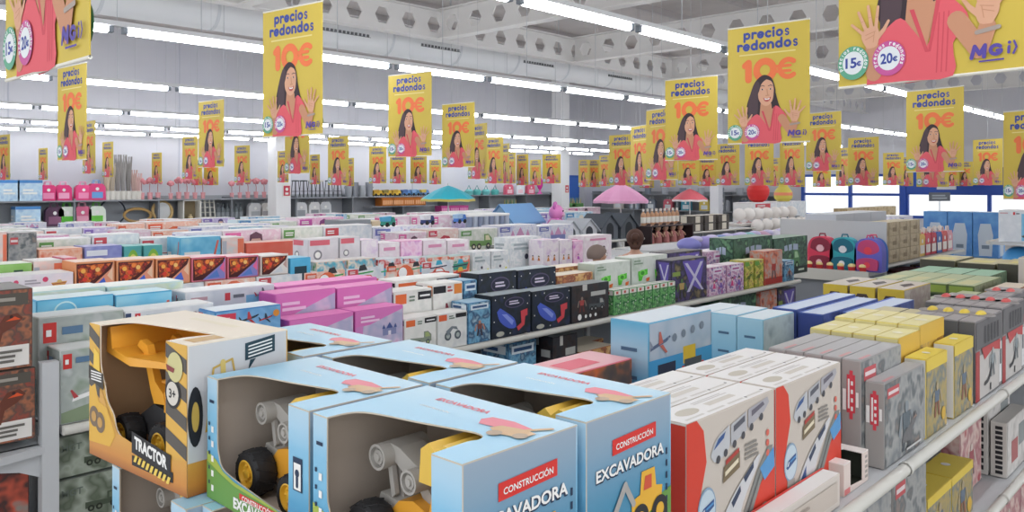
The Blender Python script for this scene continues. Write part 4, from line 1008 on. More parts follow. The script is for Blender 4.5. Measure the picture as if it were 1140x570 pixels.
# --- right-hand side of the front island
def train_extra(mb, fs, w, d, h):
    F = fs['F']; o = RED
    F.poly([(0,0),(.2,0),(.22,.1),(.15,.3),(.13,.5),(.2,.72),(.17,.92),(.1,1),(0,1)], S('d8412e'), 3)
    F.poly([(.2,0),(1,0),(1,.52),(.9,.46),(.7,.3),(.45,.14)], S('d8412e'), 3)
    G, DB, LB = S('a9a6a4'), S('3a5a90'), S('5a9ad0')
    # upper train of three cars
    F.poly(arc3([(.24,.74),(.3,.83),(.42,.88),(.44,.88),(.44,.74),(.3,.69),(.24,.74)],4), S('c2c4c8'), 4); F.poly([(.27,.77),(.32,.83),(.4,.86),(.38,.82)], DB, 5)
    F.poly([(.46,.745),(.64,.80),(.64,.93),(.46,.885)], S('b8b8bc'), 4); F.poly([(.49,.83),(.62,.87),(.62,.91),(.49,.87)], S('5a5c66'), 5)
    F.poly([(.66,.81),(.86,.88),(.92,.93),(.9,.97),(.66,.935)], S('b0aeb4'), 4); F.poly([(.7,.88),(.86,.925),(.84,.95),(.7,.92)], S('6a6672'), 5)
    for a, b in ((.32,.70),(.4,.72),(.5,.75),(.6,.78),(.7,.81),(.82,.85)): F.ell(a,b,.022,S('48484e'),5)
    F.poly([(.37,.53),(.56,.58),(.56,.69),(.38,.63)], S('7a6a50'), 5); F.poly([(.39,.57),(.54,.62),(.54,.65),(.39,.6)],S('e8dcc0'),7); F.poly([(.4,.64),(.55,.685),(.55,.715),(.4,.67)], S('b04038'), 6)
    # diagonal track and the big fast train
    F.poly([(.42,.0),(.56,.0),(.88,.5),(.97,.62),(.9,.62),(.78,.5)], S('8a8c88'), 4); F.poly([(.47,.0),(.5,.0),(.84,.5),(.82,.5)], S('5a5c5c'), 5)
    F.poly(arc3([(.26,.02),(.3,.22),(.46,.4),(.7,.56),(.8,.6),(.76,.52),(.6,.34),(.44,.04),(.26,.02)],4), S('d4d4d6'), 6)
    F.poly([(.28,.06),(.32,.22),(.42,.33),(.42,.24),(.36,.06)], DB, 7); F.poly([(.46,.38),(.56,.46),(.57,.42),(.48,.34)], S('33405a'), 7); F.poly([(.6,.5),(.72,.57),(.72,.53),(.62,.46)], S('33405a'), 7)
    F.poly([(.8,.5),(.98,.6),(.99,.46),(.86,.4)], LB, 5)
    F.ell(.2,.42,.095,S('8fa8c0'),5,.14); F.ell(.2,.42,.085,S('c6d6e0'),6,.125); hero(F,'train',.2,.42,.14,(DB,S('e8ecf0'),LB),7); F.rect(.15,.22,.26,.29,S('a8a29a'),5)
    F.ell(.86,.12,.09,S('b8b0a8'),5,.13); F.ell(.86,.12,.075,S('d8d4cc'),6,.11); hero(F,'boat',.86,.12,.12,(S('8a8a90'),DB,W_),7)
    lines(F,.62,.8,.6,.72,4,S('8a8680'),5); 
    for i in range(3): F.ell(.9,.72-.07*i,.02,S('d86a5a'),5)
    for f in ('L','R'):
        G_ = fs[f]; G_.rect(.1,.3,.5,.8,S('a83024'),3); G_.rect(.2,.5,.42,.78,S('e4d8d0'),4); G_.poly([(.3,.16),(.9,.2),(.9,.34),(.3,.3)], S('3f6fc0'), 4)
    T = fs['T']
    for i in range(4): T.rect(.06+.22*i,.12,.24+.22*i,.2,S('d8d4ce'),2)
    T.ell(.2,.5,.1,S('c9c2b4'),2,.2); T.rect(.4,.4,.7,.6,S('d8d2c8'),2); lines(T,.35,.75,.68,.84,2,S('cfcbc7'),2); T.ell(.92,.2,.01,S('4a4444'),3); T.ell(.7,.14,.01,S('4a4444'),3)
DS['train'] = D(base=S('cdc3b8'), top=S('f2f0ee'), side=S('d8412e'), show='FB', extra=train_extra, step=.0005)
def grey_extra(mb, fs, w, d, h):
    L = fs['L']; L.rect(.28,.5,.72,.86,S('cf4450'),3); L.rect(.42,.44,.6,.9,S('d84a56'),3) ; L.rect(.06,.52,.24,.72,W_,3); L.rect(.34,.54,.44,.82,W_,4); L.rect(.76,.56,.9,.7,W_,3)
    for i in range(4): L.rect(.5,.52+.08*i,.62,.56+.08*i,W_,4)
    F = fs['F']; F.rect(.06,.8,.34,.92,S('c8555a'),3); F.rect(.08,.84,.32,.88,S('e8d8d8'),4)
DS['greytoy'] = D(base=S('a9a6a4'), pic=N(['6f7478','8a8e90','a4a4a2','5c6468','8c7f78'], 11), side=S('a39f9b'), top=S('b6b4b4'), heroes=[('robot',.52,.4,.5,H3('5c6870','8a9298','4a5258')),('dino',.6,.3,.4,H3('6a6a6c','a08478','484c50'))], print=[(S('d0d0ce'),.5,.9,.05,.1,1)], extra=grey_extra, toprects=[(S('d09a9a'),.06,.1,.3,.3)])
DS['yellowtoy'] = D(base=S('e8cc4e'), pic=N(['8a8a70','b09a5a','6f7a78','c8a860'], 11), side=S('d8d6d0'), top=S('ecd65e'), heroes=[('robot',.5,.45,.6,H3('5f6f80','b0a080','8a5a44'))], rects=[(S('e4c84a'),.0,.84,1,1)], dots=[(S('d8b040'),.8,.2,.1)], topdots=[(W_,.5,.5,.06)])
DS['yellowpale'] = D(base=S('e2d27a'), pic=N(['c8983c','a87a34','d8b04a','6a5434'], 12), side=S('d8cc94'), top=S('ebe0a4'), heroes=[('dino',.5,.42,.6,H3('4a3a28','c87034','2a2420'))], rects=[(S('d8b040'),.0,.8,1,1)], topdots=[(S('f4ecd0'),.5,.5,.08)])
def knob(col):
    def f(mb, fs, w, d, h):
        F = fs['F']; F.rect(.0,.0,.14,.62,S('a83434'),3); F.rect(.14,.02,.86,.56,S('c4c0bc'),3); F.rect(.02,.64,.98,.98,S('5e5c5e'),3)
        for i in range(5): F.rect(.3+.12*i,.68,.37+.12*i,.9,S('2c2c30'),4)
        F.poly([(.2,.64),(.9,.64),(.9,.5),(.6,.56),(.3,.48)], S('b83c3c'), 5); F.poly(arc3([(.3,.2),(.42,.22),(.5,.3),(.52,.4),(.56,.38),(.53,.24),(.44,.17),(.3,.15),(.3,.2)],3),K_,5); F.rect(.5,.05,.55,.14,K_,5); hero(F,'robot',.6,.42,.34,(S('8a9498'),S('b0b4b4'),S('6a7074')),6); F.rect(.86,.06,.97,.6,S('dcdcdc'),4); F.rect(.89,.3,.94,.5,K_,5)
        mb.ball((0,0,h), (w*.1,d*.34,.022), S(col), 12, 8); mb.lathe([(w*.13,h),(w*.12,h+.006),(.0001,h+.006)], S('8f8a88'), seg=14)
    return f
DS['knobyellow'] = D(base=S('8e8a8a'), side=S('5c5c60'), top=S('a49e9e'), extra=knob('e2c64a')); DS['knobred'] = D(base=S('8e8a8a'), side=S('5c5c60'), top=S('a49e9e'), extra=knob('d05a58'))
def olog(mb, fs, w, d, h):
    L = fs['L']; L.ell(.5,.7,.36,S('463836'),3,None,6); L.ell(.46,.69,.2,S('8a6a5c'),4,None,6); L.poly([(.2,.72),(.6,.8),(.62,.74),(.22,.66)], S('d8d4d0'), 5)
    T = fs['T']; T.poly([(.3,.3),(.6,.2),(.75,.5),(.5,.7)], S('4a403c'), 2)
DS['yellowcube'] = D(base=S('c9ae38'), side=S('cdb23c'), pic=N(['a09890','8a7a78','b0a8a0'], 9), top=S('d2c8bc'), extra=olog)
def greenx(mb, fs, w, d, h):
    L = fs['L']; L.rect(.05,.05,.95,.72,S('2a3a2a'),3); L.ell(.5,.44,.27,S('e0e6da'),4,.2); L.rect(.1,.06,.9,.2,S('a8924a'),4); L.rect(.05,.76,.95,.96,S('8aa04a'),3)
DS['greentoy'] = D(base=S('7c8c5c'), side=S('5a6e48'), pic=N(['6a7a5a','98a484','4c5c44'], 12), top=S('b9c29a'), extra=greenx, toprects=[(S('d0cc9a'),.1,.2,.5,.8)])
DS['greentop'] = D(base=S('6a8a6a'), pic=N(['5a7a5a','8aa084','3c4c3c'], 10), top=S('a4cbae'))
DS['olive'] = D(base=S('77745c'), pic=N(['5c5a48','8a866a','44443c'], 10), side=S('4c4a40'), top=S('cfc49a'), toprects=[(S('e2d68a'),.2,.2,.6,.8)])
DS['bluetoy'] = D(base=S('6fb6d8'), side=RAMP('blue_carton_side', [(0,'3f97c8'),(.4,'58a8d2'),(.6,'a8c8de'),(.75,'a4cbe0'),(1,'5fb4d8')], .4, wob=.01), wrap=1, top=S('dfe9f0'), show='F', seed=5,
  pic=N(['b4c2d2','9fb4c8','c4ccd8'], 4), rects=[(S('3f97cc'),.0,.0,1,.62),(S('26304a'),.13,.28,.4,.56),(S('c8444a'),.5,.26,.86,.48),(S('d8b83c'),.52,.5,.72,.68),(S('49525a'),.54,.44,.82,.54)],
  heroes=[('plane',.17,.76,.3,H3('5a6a8a','c06a60','8a94a8'))], dots=[(S('7a8898'),.38,.8,.035),(S('7a8898'),.52,.82,.035),(S('7a8898'),.67,.84,.035),(S('7a8898'),.82,.86,.035),(S('d8a040'),.07,.36,.05)],
  print=[(W_,.54,.82,.3,.44,2)])
def bl_side(mb, fs, w, d, h):
    L = fs['L']; L.rect(.3,.70,.72,.735,S('4a6a88'),4); L.rect(.28,.42,.72,.455,S('4a6a88'),4)
DS['bluetoy']['extra'] = bl_side
DS['paleblue'] = D(base=S('8fc4dc'), side=RAMP('pale_carton_side', [(0,'4a9ccc'),(.5,'8cc0da'),(1,'a8d0e2')], .32, wob=.01), wrap=1, top=S('dce8ee'), show='F', pic=N(['9fb0bc','b4c4cc','8a9aa8'], 8), extra=bl_side)
DS['darkblue'] = D(base=S('4a62a8'), side=S('3c4c90'), pic=N(['3a4684','5a6cb0','343c6c'], 8), top=S('cfdaec'), toprects=[(S('4a6cc0'),.0,.84,1,.98)])
DS['redflat'] = D(base=S('e8788a'), side=S('c84a50'), pic=N(['3c3c44','5a4a44','c86a3a','4a4650'], 8), top=S('efb6ba'), heroes=[('plane',.5,.5,.5,H3('c8b8b0','e89a50','8a8a90'))], toprects=[(S('e45c70'),.1,.2,.6,.7)])
DS['flatwhite'] = D(base=S('d8cfc6'), top=S('f0ece8'), rects=[(S('cbbfb4'),.05,.2,.95,.8)], print=[(S('a89a90'),.3,.6,.3,.7,3)], toprects=[(S('d8524a'),.0,.86,1,1)])
DS['whitepanel'] = D(base=S('d6d2cc'), side=S('cfcbc4'), pic=N(['c4c2be','d8d4d0','b0aca8'], 9), top=S('bcb8b4'), rects=[(S('a86060'),.2,.2,.5,.6),(S('8a9090'),.55,.4,.9,.8)], extra=lambda mb, fs, w, d, h: [fs['L'].rect(.3,.06+.09*i,.75,.12+.09*i,K_,3) for i in range(10)])
DS['pinkbox2'] = D(base=S('c89aa0'), pic=N(['c8a0a0','a86a70','d8c0b8','b04a54'], 10), top=S('d8b8b8'), heroes=[('robot',.5,.45,.5,H3('a05058','d0c0b8','6a5458'))])
DS['darkred'] = D(base=S('6a2c34'), pic=N(['7a3038','54262c','8a4048'], 12), top=S('7a4048'), print=[(S('b88088'),.2,.8,.2,.8,5)])
DS['brown'] = D(base=S('b09a78'), pic=N(['b09a74','c4b088','9a8460'], 8), top=S('c8b896'), rects=[(S('8a7450'),.3,.3,.7,.6)])
DS['waterblue'] = D(base=S('5c98d4'), side=N(['4a84cc','6aa4dc','8ab8e4'], 5), pic=N(['4a84cc','6aa4dc'], 5), top=S('c4d4e4'), extra=lambda mb, fs, w, d, h: [fs['L'].poly([(.25,.04),(.75,.04),(.8,.5),(.7,.75),(.3,.75),(.2,.5)], S('c6d2de'), 3), fs['L'].rect(.35,.2,.65,.28,S('7a8a9a'),4), fs['F'].poly([(.25,.04),(.75,.04),(.8,.5),(.7,.75),(.3,.75),(.2,.5)], S('c6d2de'), 3)])
# hex-window display boxes of the second gondola
def hexwin(c1, c2, c3):
    def f(mb, fs, w, d, h):
        F = fs['F']; F.rect(.04,.06,.96,.94,S('4a1c1c'),3)
        F.poly([(.06,.9),(.9,.9),(.7,.6),(.4,.34),(.1,.2)], N(['c8382c','5a1c1c','e8702c','3a1818'],22), 4)
        for a, b, c in ((.2,.7,'f0b050'),(.34,.56,'e85038'),(.56,.72,'f0c070'),(.24,.42,'d84030'),(.44,.8,'f08a40')): F.ell(a,b,.06,S(c),5)
        F.poly([(.3,.06),(.9,.72),(.96,.94),(.96,.06)], S(c2), 5); F.poly([(.42,.1),(.72,.44),(.8,.14)], S(c1), 6); F.poly([(.8,.5),(.94,.8),(.94,.3)], S(c3), 6)
    return f
DS['hexorange'] = D(base=S('e8a070'), top=S('f4d8c4'), side=S('e0905c'), extra=hexwin('4a6ad0','e89a7a','f0c8a8')); DS['hexpink'] = D(base=S('e07a8c'), top=S('f4d0d4'), side=S('d86a80'), extra=hexwin('5a80c8','8a86c8','e86a98'))
DS['hexwhite'] = D(base=S('e8dcd4'), top=S('f4efe8'), side=S('e0d0c8'), extra=hexwin('d8dce0','e8e4e0','c8a8a0'))
DS['penguin'] = D(base=S('4ab0dc'), pic=N(['4ab0dc','6ac4e8'], 6), top=S('a8dcf0'), rects=[(S('24404c'),.2,.2,.8,.8)], heroes=[('ball',.5,.4,.34,H3('f2f4f4','e8c040','30506a'))])
DS['heart'] = D(base=S('f0eef0'), pic=N(['f2f0f0','e8e0e8','f4e4ea'], 6), top=S('f2f0f0'), dots=[(S('d84a70'),.3,.7,.03),(S('d84a70'),.65,.75,.035),(S('e07a9a'),.4,.25,.03),(S('e07a9a'),.5,.22,.03),(S('c85a90'),.6,.25,.03)], heroes=[('ball',.16,.5,.14,H3('e8b080','d86a50','8a5a4a')),('boat',.82,.5,.2,H3('d8a050','e0c080','a84a4a'))], print=[(S('b0a8b0'),.4,.6,.55,.8,2)])
DS['rainbow'] = D(base=S('5ab0b0'), top=S('a8dcd8'), extra=lambda mb, fs, w, d, h: [fs['F'].poly([(.5+(.46-.07*i)*math.cos(math.pi*j/12), .04+(.86-.13*i)*math.sin(math.pi*j/12)) for j in range(13)],S(c),3+i) for i, c in enumerate(('8ac04a','e8e070','58a8a0','e8a07a','f0d8c8'))])
DS['purpleblue'] = D(base=S('7a82c4'), pic=N(['7078c0','9aa0d8','c8c4e0'], 5), top=S('c8c8e8'), rects=[(S('e8ecf4'),.05,.75,.6,.9)], dots=[(S('4a4458'),.38,.14,.07),(S('4a4458'),.62,.14,.07)])
DS['salmon'] = D(base=S('f0a080'), pic=N(['ee9a78','f8c8b0','e87a5a'], 12), top=S('f6d8c8'), print=[(S('f8e8dc'),.1,.9,.2,.8,4)])
DS['green1'] = D(base=S('8ac060'), pic=N(['7ab850','a8d080'], 5), top=S('e4ecd8'), rects=[(S('3a5a4a'),.5,.1,.75,.9)])
DS['redlong'] = D(base=S('ee6a54'), pic=N(['ec6450','f08470'], 4), top=S('f8d8cc'), print=[(S('f8dcd4'),.3,.7,.4,.6,1)])
DS['bluelong'] = D(base=S('5ab4dc'), pic=N(['52acd8','7cc8e8','a8dcec'], 5), top=S('d0ecf4'), polys=[(S('d86a5a'),[(.78,.1),(.95,.9),(.9,.9),(.72,.1)]),(S('9aa88a'),[(.85,.1),(1,.6),(1,.1)])], print=[(W_,.1,.5,.4,.7,1)])
DS['skates'] = D(base=S('e8e0da'), pic=N(['e8e4e0','f0d0c8','d8d8d8'], 8), top=S('f0ece8'), rects=[(S('f08060'),.7,.1,.98,.95),(S('b8bcc8'),.02,.1,.2,.9)], heroes=[('dino',.5,.4,.4,H3('c8c040','7aa84a','e08040')),('ball',.84,.5,.2,H3('f0ece8','c0504a','505058'))])
DS['wheels'] = D(base=S('d8d4d8'), pic=N(['d0ccd2','e4e0e4'], 8), top=S('f0ecec'), dots=[(S('8a8890'),.3,.32,.16),(W_,.3,.32,.1),(S('8a8890'),.7,.36,.16),(W_,.7,.36,.1),(S('8a8890'),.3,.7,.14),(W_,.3,.7,.09)], rects=[(S('d86a78'),.05,.88,.7,.98)])
DS['boatpack'] = D(base=S('e8d0b8'), pic=N(['e87a4a','4ab0c8','f0e0d0','5aa04a'], 10), top=S('e8e4e0'), heroes=[('boat',.5,.55,.9,H3('e8743c','3a3a40','4aa860')),('boat',.5,.22,.8,H3('e8c84a','d84a3c','40a0c8'))])
DS['boatblue'] = D(base=S('c8d8e0'), pic=N(['4ab4d8','e8eef0','d84a48','3a3a44'], 10), top=S('e4e8ea'), heroes=[('boat',.5,.6,.9,H3('4ab0d4','3a3a40','50b080')),('boat',.5,.22,.8,H3('d84a44','e8e0d8','38384a'))])
DS['boatred'] = D(base=S('d8c8b8'), pic=N(['d84a3a','e8704a','e8e0d8','4a9a80'], 10), top=S('b8d0cc'), heroes=[('boat',.5,.62,.9,H3('4a9a84','40b0d0','3a3a50')),('boat',.5,.25,.85,H3('e0503a','e8c050','3a3040'))])
DS['whitepack'] = D(base=S('e6e8ea'), pic=N(['e4e8ea','d4dadd','f0f0f0','c8d8d8'], 9), top=S('f2f2f2'), dots=[(S('4a4a5c'),.5,.4,.06),(S('e8e060'),.85,.3,.06)], print=[(S('a8b4b8'),.1,.7,.6,.85,2)])
DS['dollorange'] = D(base=S('e8e0ea'), pic=N(['e8dce8','f0e8ec','d8c0dc'], 10), top=S('f4dce8'), heroes=[('doll',.3,.42,.3,H3('d89050','e8b890','4a3a70')),('doll',.7,.42,.3,H3('c87844','e8b890','3a4a40'))])
DS['dollpink'] = D(base=S('e8a0cc'), pic=N(['e8a8d0','f4d4e8','c860c0'], 8), top=S('f4c8e0'), heroes=[('doll',.5,.42,.4,H3('c050c0','e8c0b0','8a40a0'))])
DS['whitedoll'] = D(base=S('efe6ea'), pic=N(['f0e8ec','e8d8e0','f6f2f2'], 9), top=S('f6eef0'), heroes=[('doll',.35,.42,.24,H3('e08aa8','e8c0b0','6a4a4a')),('doll',.7,.42,.24,H3('b08ac8','e8c0b0','4a3a40'))], print=[(S('d890b0'),.2,.8,.78,.92,1)])
FILL = []
for base, pic, hk, hc, lg in (('f0e4e8',['f0e4ea','e8c8d8','f6f0f2'],'doll',('d86aa0','e8c0b0','6a4a5a'),'e070a8'),('e4e4f0',['d8d8ee','eeeef6','c0c4e4'],'castle',('8a90c8','d8a0c8','ffffff'),'7a80c0'),
    ('eeeeee',['f2f2f2','e0e4e8','d0d8e0'],'car',('d86050','ffffff','444444'),'d05058'),('d8e8f0',['c8e0ee','a8d0e8','eef4f6'],'boat',('5aa0d0','e8e0d0','e06a60'),'4a90c8'),
    ('f4d8d0',['f4d8cc','f0b8a0','f8ece4'],'ball',('e8704a','ffffff','d04a50'),'e06848'),('f2dce8',['f0d0e4','e8b0d0','f8eef4'],'doll',('c860b0','f0d0c0','8a4a80'),'c85aa8'),
    ('e6dff0',['e0d4f0','c8b8e4','f2eef8'],'doll',('8a6ac8','e8c8b8','5a4a80'),'8a70c0'),('f0f0ec',['f0f0ea','e0e4d8','d0d8cc'],'truck',('7aa060','e8e0c0','444'+'444'),'6aa058'),
    ('f6e8e0',['f6e8e0','f0d0c8','fff8f4'],'bike',('d04a58','e8e0e0','50505a'),'d84a60')):
    d_ = std(base, pic, hk, hc, lg, top='f6f4f4', seed=len(FILL)); d_['step'] = .002; FILL.append(d_)
FILLN = ['white and pink doll box','lilac castle play set box','white car box with a red logo','pale blue boat box','peach ball game box','pink doll box','lavender doll box','white and green truck box','cream bicycle toy box']
G = .002
def rowbox(key, name, label, Y, x0, x1, yt, z0, dep, group=None, yb=None):
    X0, X1 = at_y(x0, 0, Y)[0]+G, at_y(x1, 0, Y)[0]-G
    z1 = at_y((x0+x1)/2, yt, Y)[1]
    if yb is not None: z0 = at_y((x0+x1)/2, yb, Y)[1]
    return put_box(name, label, DS[key], X0, X1, Y, Y+dep, z0, z1, 'toy box', group)
# ================================================================ front stack of digger cartons on its low table
mb = MB(); mb.bbox(.70, 1.50, .84, 2.26, 1.155, 1.198, S('b8babc'), .006)
tb = thing('display_table', 'low grey display table under the pale blue digger cartons', 'table', (1.1, 1.55, 0))
o = MB(); o.bbox(-.4, .4, -.71, .71, 1.155, 1.198, S('b8babc'), .006); o.build('table_top', tb)
for x in (-.36,.36):
    for y in (-.67,.67): o = MB(); o.box(x-.025, x+.025, y-.025, y+.025, 0, 1.155, S('8e9298')); o.build('leg', tb)
CW, CD, CH = .40, .275, .264
Z1, Z2 = 1.20, 1.466
EXL = [('beneath the tractor carton', .905, 1.872, Z1), ('on the lower tier under the second digger', .94, 1.468, Z1), ('on the lower tier at the near corner', .965, 1.06, Z1),
       ('on the lower tier of the back column', 1.25, 1.09, Z1), ('on the lower tier at the middle of the back column', 1.25, 1.50, Z1), ('on the lower tier at the far end of the back column', 1.24, 1.91, Z1),
       ('with its name side in front, nearest of the upper tier', .9675, 1.087, Z2), ('right behind the nearest one, its name side beside the train sets', 1.2645, 1.085, Z2),
       ('beside the tractor carton, big black wheel in its window', .9675, 1.502, Z2), ('in the back column with a dark window in its top', 1.2605, 1.502, Z2), ('behind the tractor carton at the far corner', 1.2205, 1.925, Z2)]
for lab, x, y, z in EXL:
    window_carton('excavator_carton', 'pale blue digger carton '+lab, 'toy box', CW, CD, CH, (x, y, z), EXC_FRONT, EXC_TOP, EXC, 0, 'toy digger cartons')
proto = make_excavator((EXL[0][1]+.0, EXL[0][2], EXL[0][3]+.004))
EX = [proto]
for lab, x, y, z in EXL[1:]: EX.append(dup(proto, (x, y, z+.004)))
for (lab, x, y, z), o in zip(EXL, EX):
    o['label'] = 'toy digger in the carton '+lab.split(',')[0].replace('on the lower tier','low'); o['group'] = 'toy diggers in their cartons'; o['category'] = 'toy'
window_carton('tractor_carton', 'cream and yellow tractor carton with hazard stripes and a cut window', 'toy box', .47, .258, .332, (.905, 1.968, Z2), TRA_FRONT, TRA_TOP, TRA, math.radians(4.5))
tr = make_loader((.905, 1.985, Z2+.004)); tr.rotation_euler.z = math.radians(4.5); tag(tr, 'yellow toy tractor with a wide raised scoop in the striped carton', 'toy')
# ================================================================ front island
gondola('long grey front island carrying the train sets and grey boxed figures', 1.55, 8.3, .92, 2.36, [(.34,0),(.715,0),(1.2,0)], 1.19)
tg = 'train set boxes'
for X0, X1, w in ((1.65,2.108,'first'),(2.112,2.575,'second')):
    for k in range(3):
        Y0 = 1.0+.108*k
        put_box('train_set_box', 'train set box, '+('facing the aisle' if k == 0 else ORD[k]+' behind the front')+(' beside the blue digger cartons' if w == 'first' else ' next to the grey figure boxes'), DS['train'], X0, X1, Y0, Y0+.105, 1.2, 1.588, 'toy box', tg)
put_box('flat_box', 'flat white box with a red edge leaning before the second train set', DS['flatwhite'], 1.93, 2.40, .935, .99, 1.2, 1.298, 'box')
def small_front(F): F.rect(.02,.02,.24,.2,S('d87a7a'),1); lines(F,.86,.98,.1,.9,5,S('a8a098'),1)
wc = window_carton('window_carton', 'small white carton with a window standing on the shelf edge before the grey boxes', 'toy box', .2, .12, .098, (2.575, 1.012, 1.2), [(.26,1),(.26,.2),(.76,.12),(.76,1)], [(.26,0),(.26,.45),(.62,.62),(.76,.5),(.76,0)], dict(front=S('e4d4cc'), top=S('f0ebe6'), side=S('ddd2ca'), inner=S('3c4038'), draw_front=small_front), math.pi/2)
mb = MB(); mb.prism(arc3([(-.06,0),(-.05,.05),(0,.075),(.05,.05),(.06,0)],4), (0,-.02,0), (1,0,0), (0,0,1), (0,-1,0), .04, S('3c4a40')); mb.ball((0,-.02,.05),(.02,.02,.02),S('c8a050'),10,8)
tag(mb.build('toy_beetle', None, (2.575, 1.02, 1.204)), 'small dark green and gold toy inside the white window carton', 'toy')
put_box('figure_box', 'grey toy figure box at the shelf edge, lower than those behind', DS['greytoy'], 2.8, 3.215, .945, 1.006, 1.2, 1.487, 'toy box')
for k in range(5): put_box('figure_box', 'tall grey toy figure box, '+ORD[k]+' from the aisle in the row of five', DS['greytoy'], 2.77, 3.17, 1.01+.066*k, 1.073+.066*k, 1.2, 1.557, 'toy box', 'tall grey figure boxes')
put_box('figure_box', 'yellow toy figure box at the shelf edge beside the low grey box', DS['yellowtoy'], 3.24, 3.5, .945, 1.02, 1.2, 1.497, 'toy box', 'yellow figure boxes')
put_box('figure_box', 'yellow toy figure box with a white side before the red boxes', DS['yellowtoy'], 3.6, 3.88, .945, 1.02, 1.2, 1.5, 'toy box', 'yellow figure boxes')
for k in range(4):
    put_box('dinosaur_box', 'pale yellow toy box, '+ORD[k]+' from the aisle behind the yellow ones', DS['yellowpale'], 3.2, 3.448, 1.03+.085*k, 1.112+.085*k, 1.2, 1.57, 'toy box', 'pale yellow boxes')
    put_box('dinosaur_box', 'pale yellow toy box beside the red and grey ones, '+ORD[k]+' from the aisle', DS['yellowpale'], 3.452, 3.77, 1.03+.085*k, 1.112+.085*k, 1.2, 1.585, 'toy box', 'pale yellow boxes')
    put_box('robot_box', 'grey and red box with a yellow knob on top, '+ORD[k]+' from the aisle', DS['knobyellow'], 3.92, 4.386, .945+.068*k, 1.01+.068*k, 1.2, 1.552, 'toy box', 'boxes with yellow knobs')
for k in range(5): put_box('robot_box', 'grey and red box with a red knob on top, '+ORD[k]+' from the aisle', DS['knobred'], 4.39, 4.85, .945+.068*k, 1.01+.068*k, 1.2, 1.56, 'toy box', 'boxes with red knobs')
for k in range(2): put_box('robot_box', 'red knobbed grey box further along, '+('nearer' if k == 0 else 'farther')+' one', DS['knobred'], 4.86, 5.3, 1.02+.068*k, 1.085+.068*k, 1.2, 1.56, 'toy box', 'boxes with red knobs')
for k in range(2): put_box('olive_box', 'dark olive box with a pale top behind the yellow knobs, '+('nearer' if k == 0 else 'farther')+' one', DS['olive'], 3.85, 4.5, 1.26+.13*k, 1.385+.13*k, 1.2, 1.5, 'toy box', 'olive boxes')
put_box('playset_box', 'bright blue play set box standing over the flat red box', DS['bluetoy'], 2.69, 3.18, 1.8, 1.985, 1.2, 1.6, 'toy box')
for k, lab in enumerate(('nearest the aisle','in the middle','at the back')): put_box('playset_box', 'pale blue carton with a light top, '+lab+' of three', DS['paleblue'], 3.57-.0*k, 3.905, 1.75+.137*k, 1.884+.137*k, 1.2, 1.512+.006*k, 'toy box', 'pale blue cartons')
for k, (x0, x1, y0) in enumerate(((3.95,4.75,1.76),(3.95,4.72,1.625),(4.16,4.9,1.49))): put_box('board_game_box', 'long dark blue box with a pale blue top, '+('nearest the middle gondola' if k == 0 else 'middle one of three' if k == 1 else 'nearest the yellow boxes'), DS['darkblue'], x0, x1, y0, y0+.125, 1.2, 1.515-.01*k, 'toy box', 'long blue boxes')
put_box('flat_game_box', 'red and pink box with a dark front beside the blue play set', DS['redflat'], 2.28, 2.65, 1.85, 2.06, 1.2, 1.462, 'toy box')
put_box('flat_game_box', 'plain red topped box behind the blue digger cartons', DS['redflat'], 1.75, 2.2, 1.9, 2.1, 1.2, 1.38, 'toy box')
for k, y in enumerate((1.64,1.81,1.98)): put_box('ball_box', 'yellow cube box with a dark hole in its face, '+('nearest the aisle' if k == 0 else 'middle one' if k == 1 else 'farthest one'), DS['yellowcube'], 5.2, 5.72, y, y+.155, 1.2, 1.505, 'toy box', 'yellow cube boxes')
for k in range(4): put_box('green_toy_box', 'dark green box with a white disc and pale top', DS['greentoy'], 6.2, 6.95, 1.5+.17*k, 1.665+.17*k, 1.2, 1.45, 'toy box', 'green boxes with discs')
for k in range(3): put_box('green_toy_box', 'dark green box with a white disc beside the red knobs', DS['greentoy'], 5.6, 6.15, 1.2+.13*k-.02, 1.32+.13*k-.02, 1.2, 1.42, 'toy box', 'green boxes with discs')
for k in range(3): put_box('game_box', 'flat box with a mint green top', DS['greentop'], 7.05, 7.6, 1.6+.2*k, 1.79+.2*k, 1.2, 1.44, 'toy box', 'mint topped boxes')
for k in range(4): put_box('olive_box', 'yellowish topped olive box far along the front island', DS['olive'], 7.65, 8.25, 1.1+.3*k, 1.38+.3*k, 1.2, 1.48+.01*(k%2), 'toy box', 'olive boxes')
for k in range(3): put_box('brown_toy_box', 'dark brown toy box before the far shelf stand', DS['snack'], 6.3, 6.9, .96+.17*k, 1.12+.17*k, 1.2, 1.42, 'toy box', 'brown boxes')
put_box('panel_box', 'white box with red panels beside the toy car', DS['whitepanel'], 7.0, 7.5, 1.2, 1.4, 1.2, 1.6, 'toy box')
o = p_truck(S('b8bcc4',.3), S('d8dce2',.3)); o.location = (5.6, 1.02, 1.2); tag(o, 'silver grey toy car standing past the red knobbed boxes', 'toy')
o = p_truck(S('b04440'), S('a83c3a')); o.location = (6.0, 1.1, 1.42); tag(o, 'red toy truck on the brown boxes', 'toy'); o.location = (6.6, 1.1, 1.42)
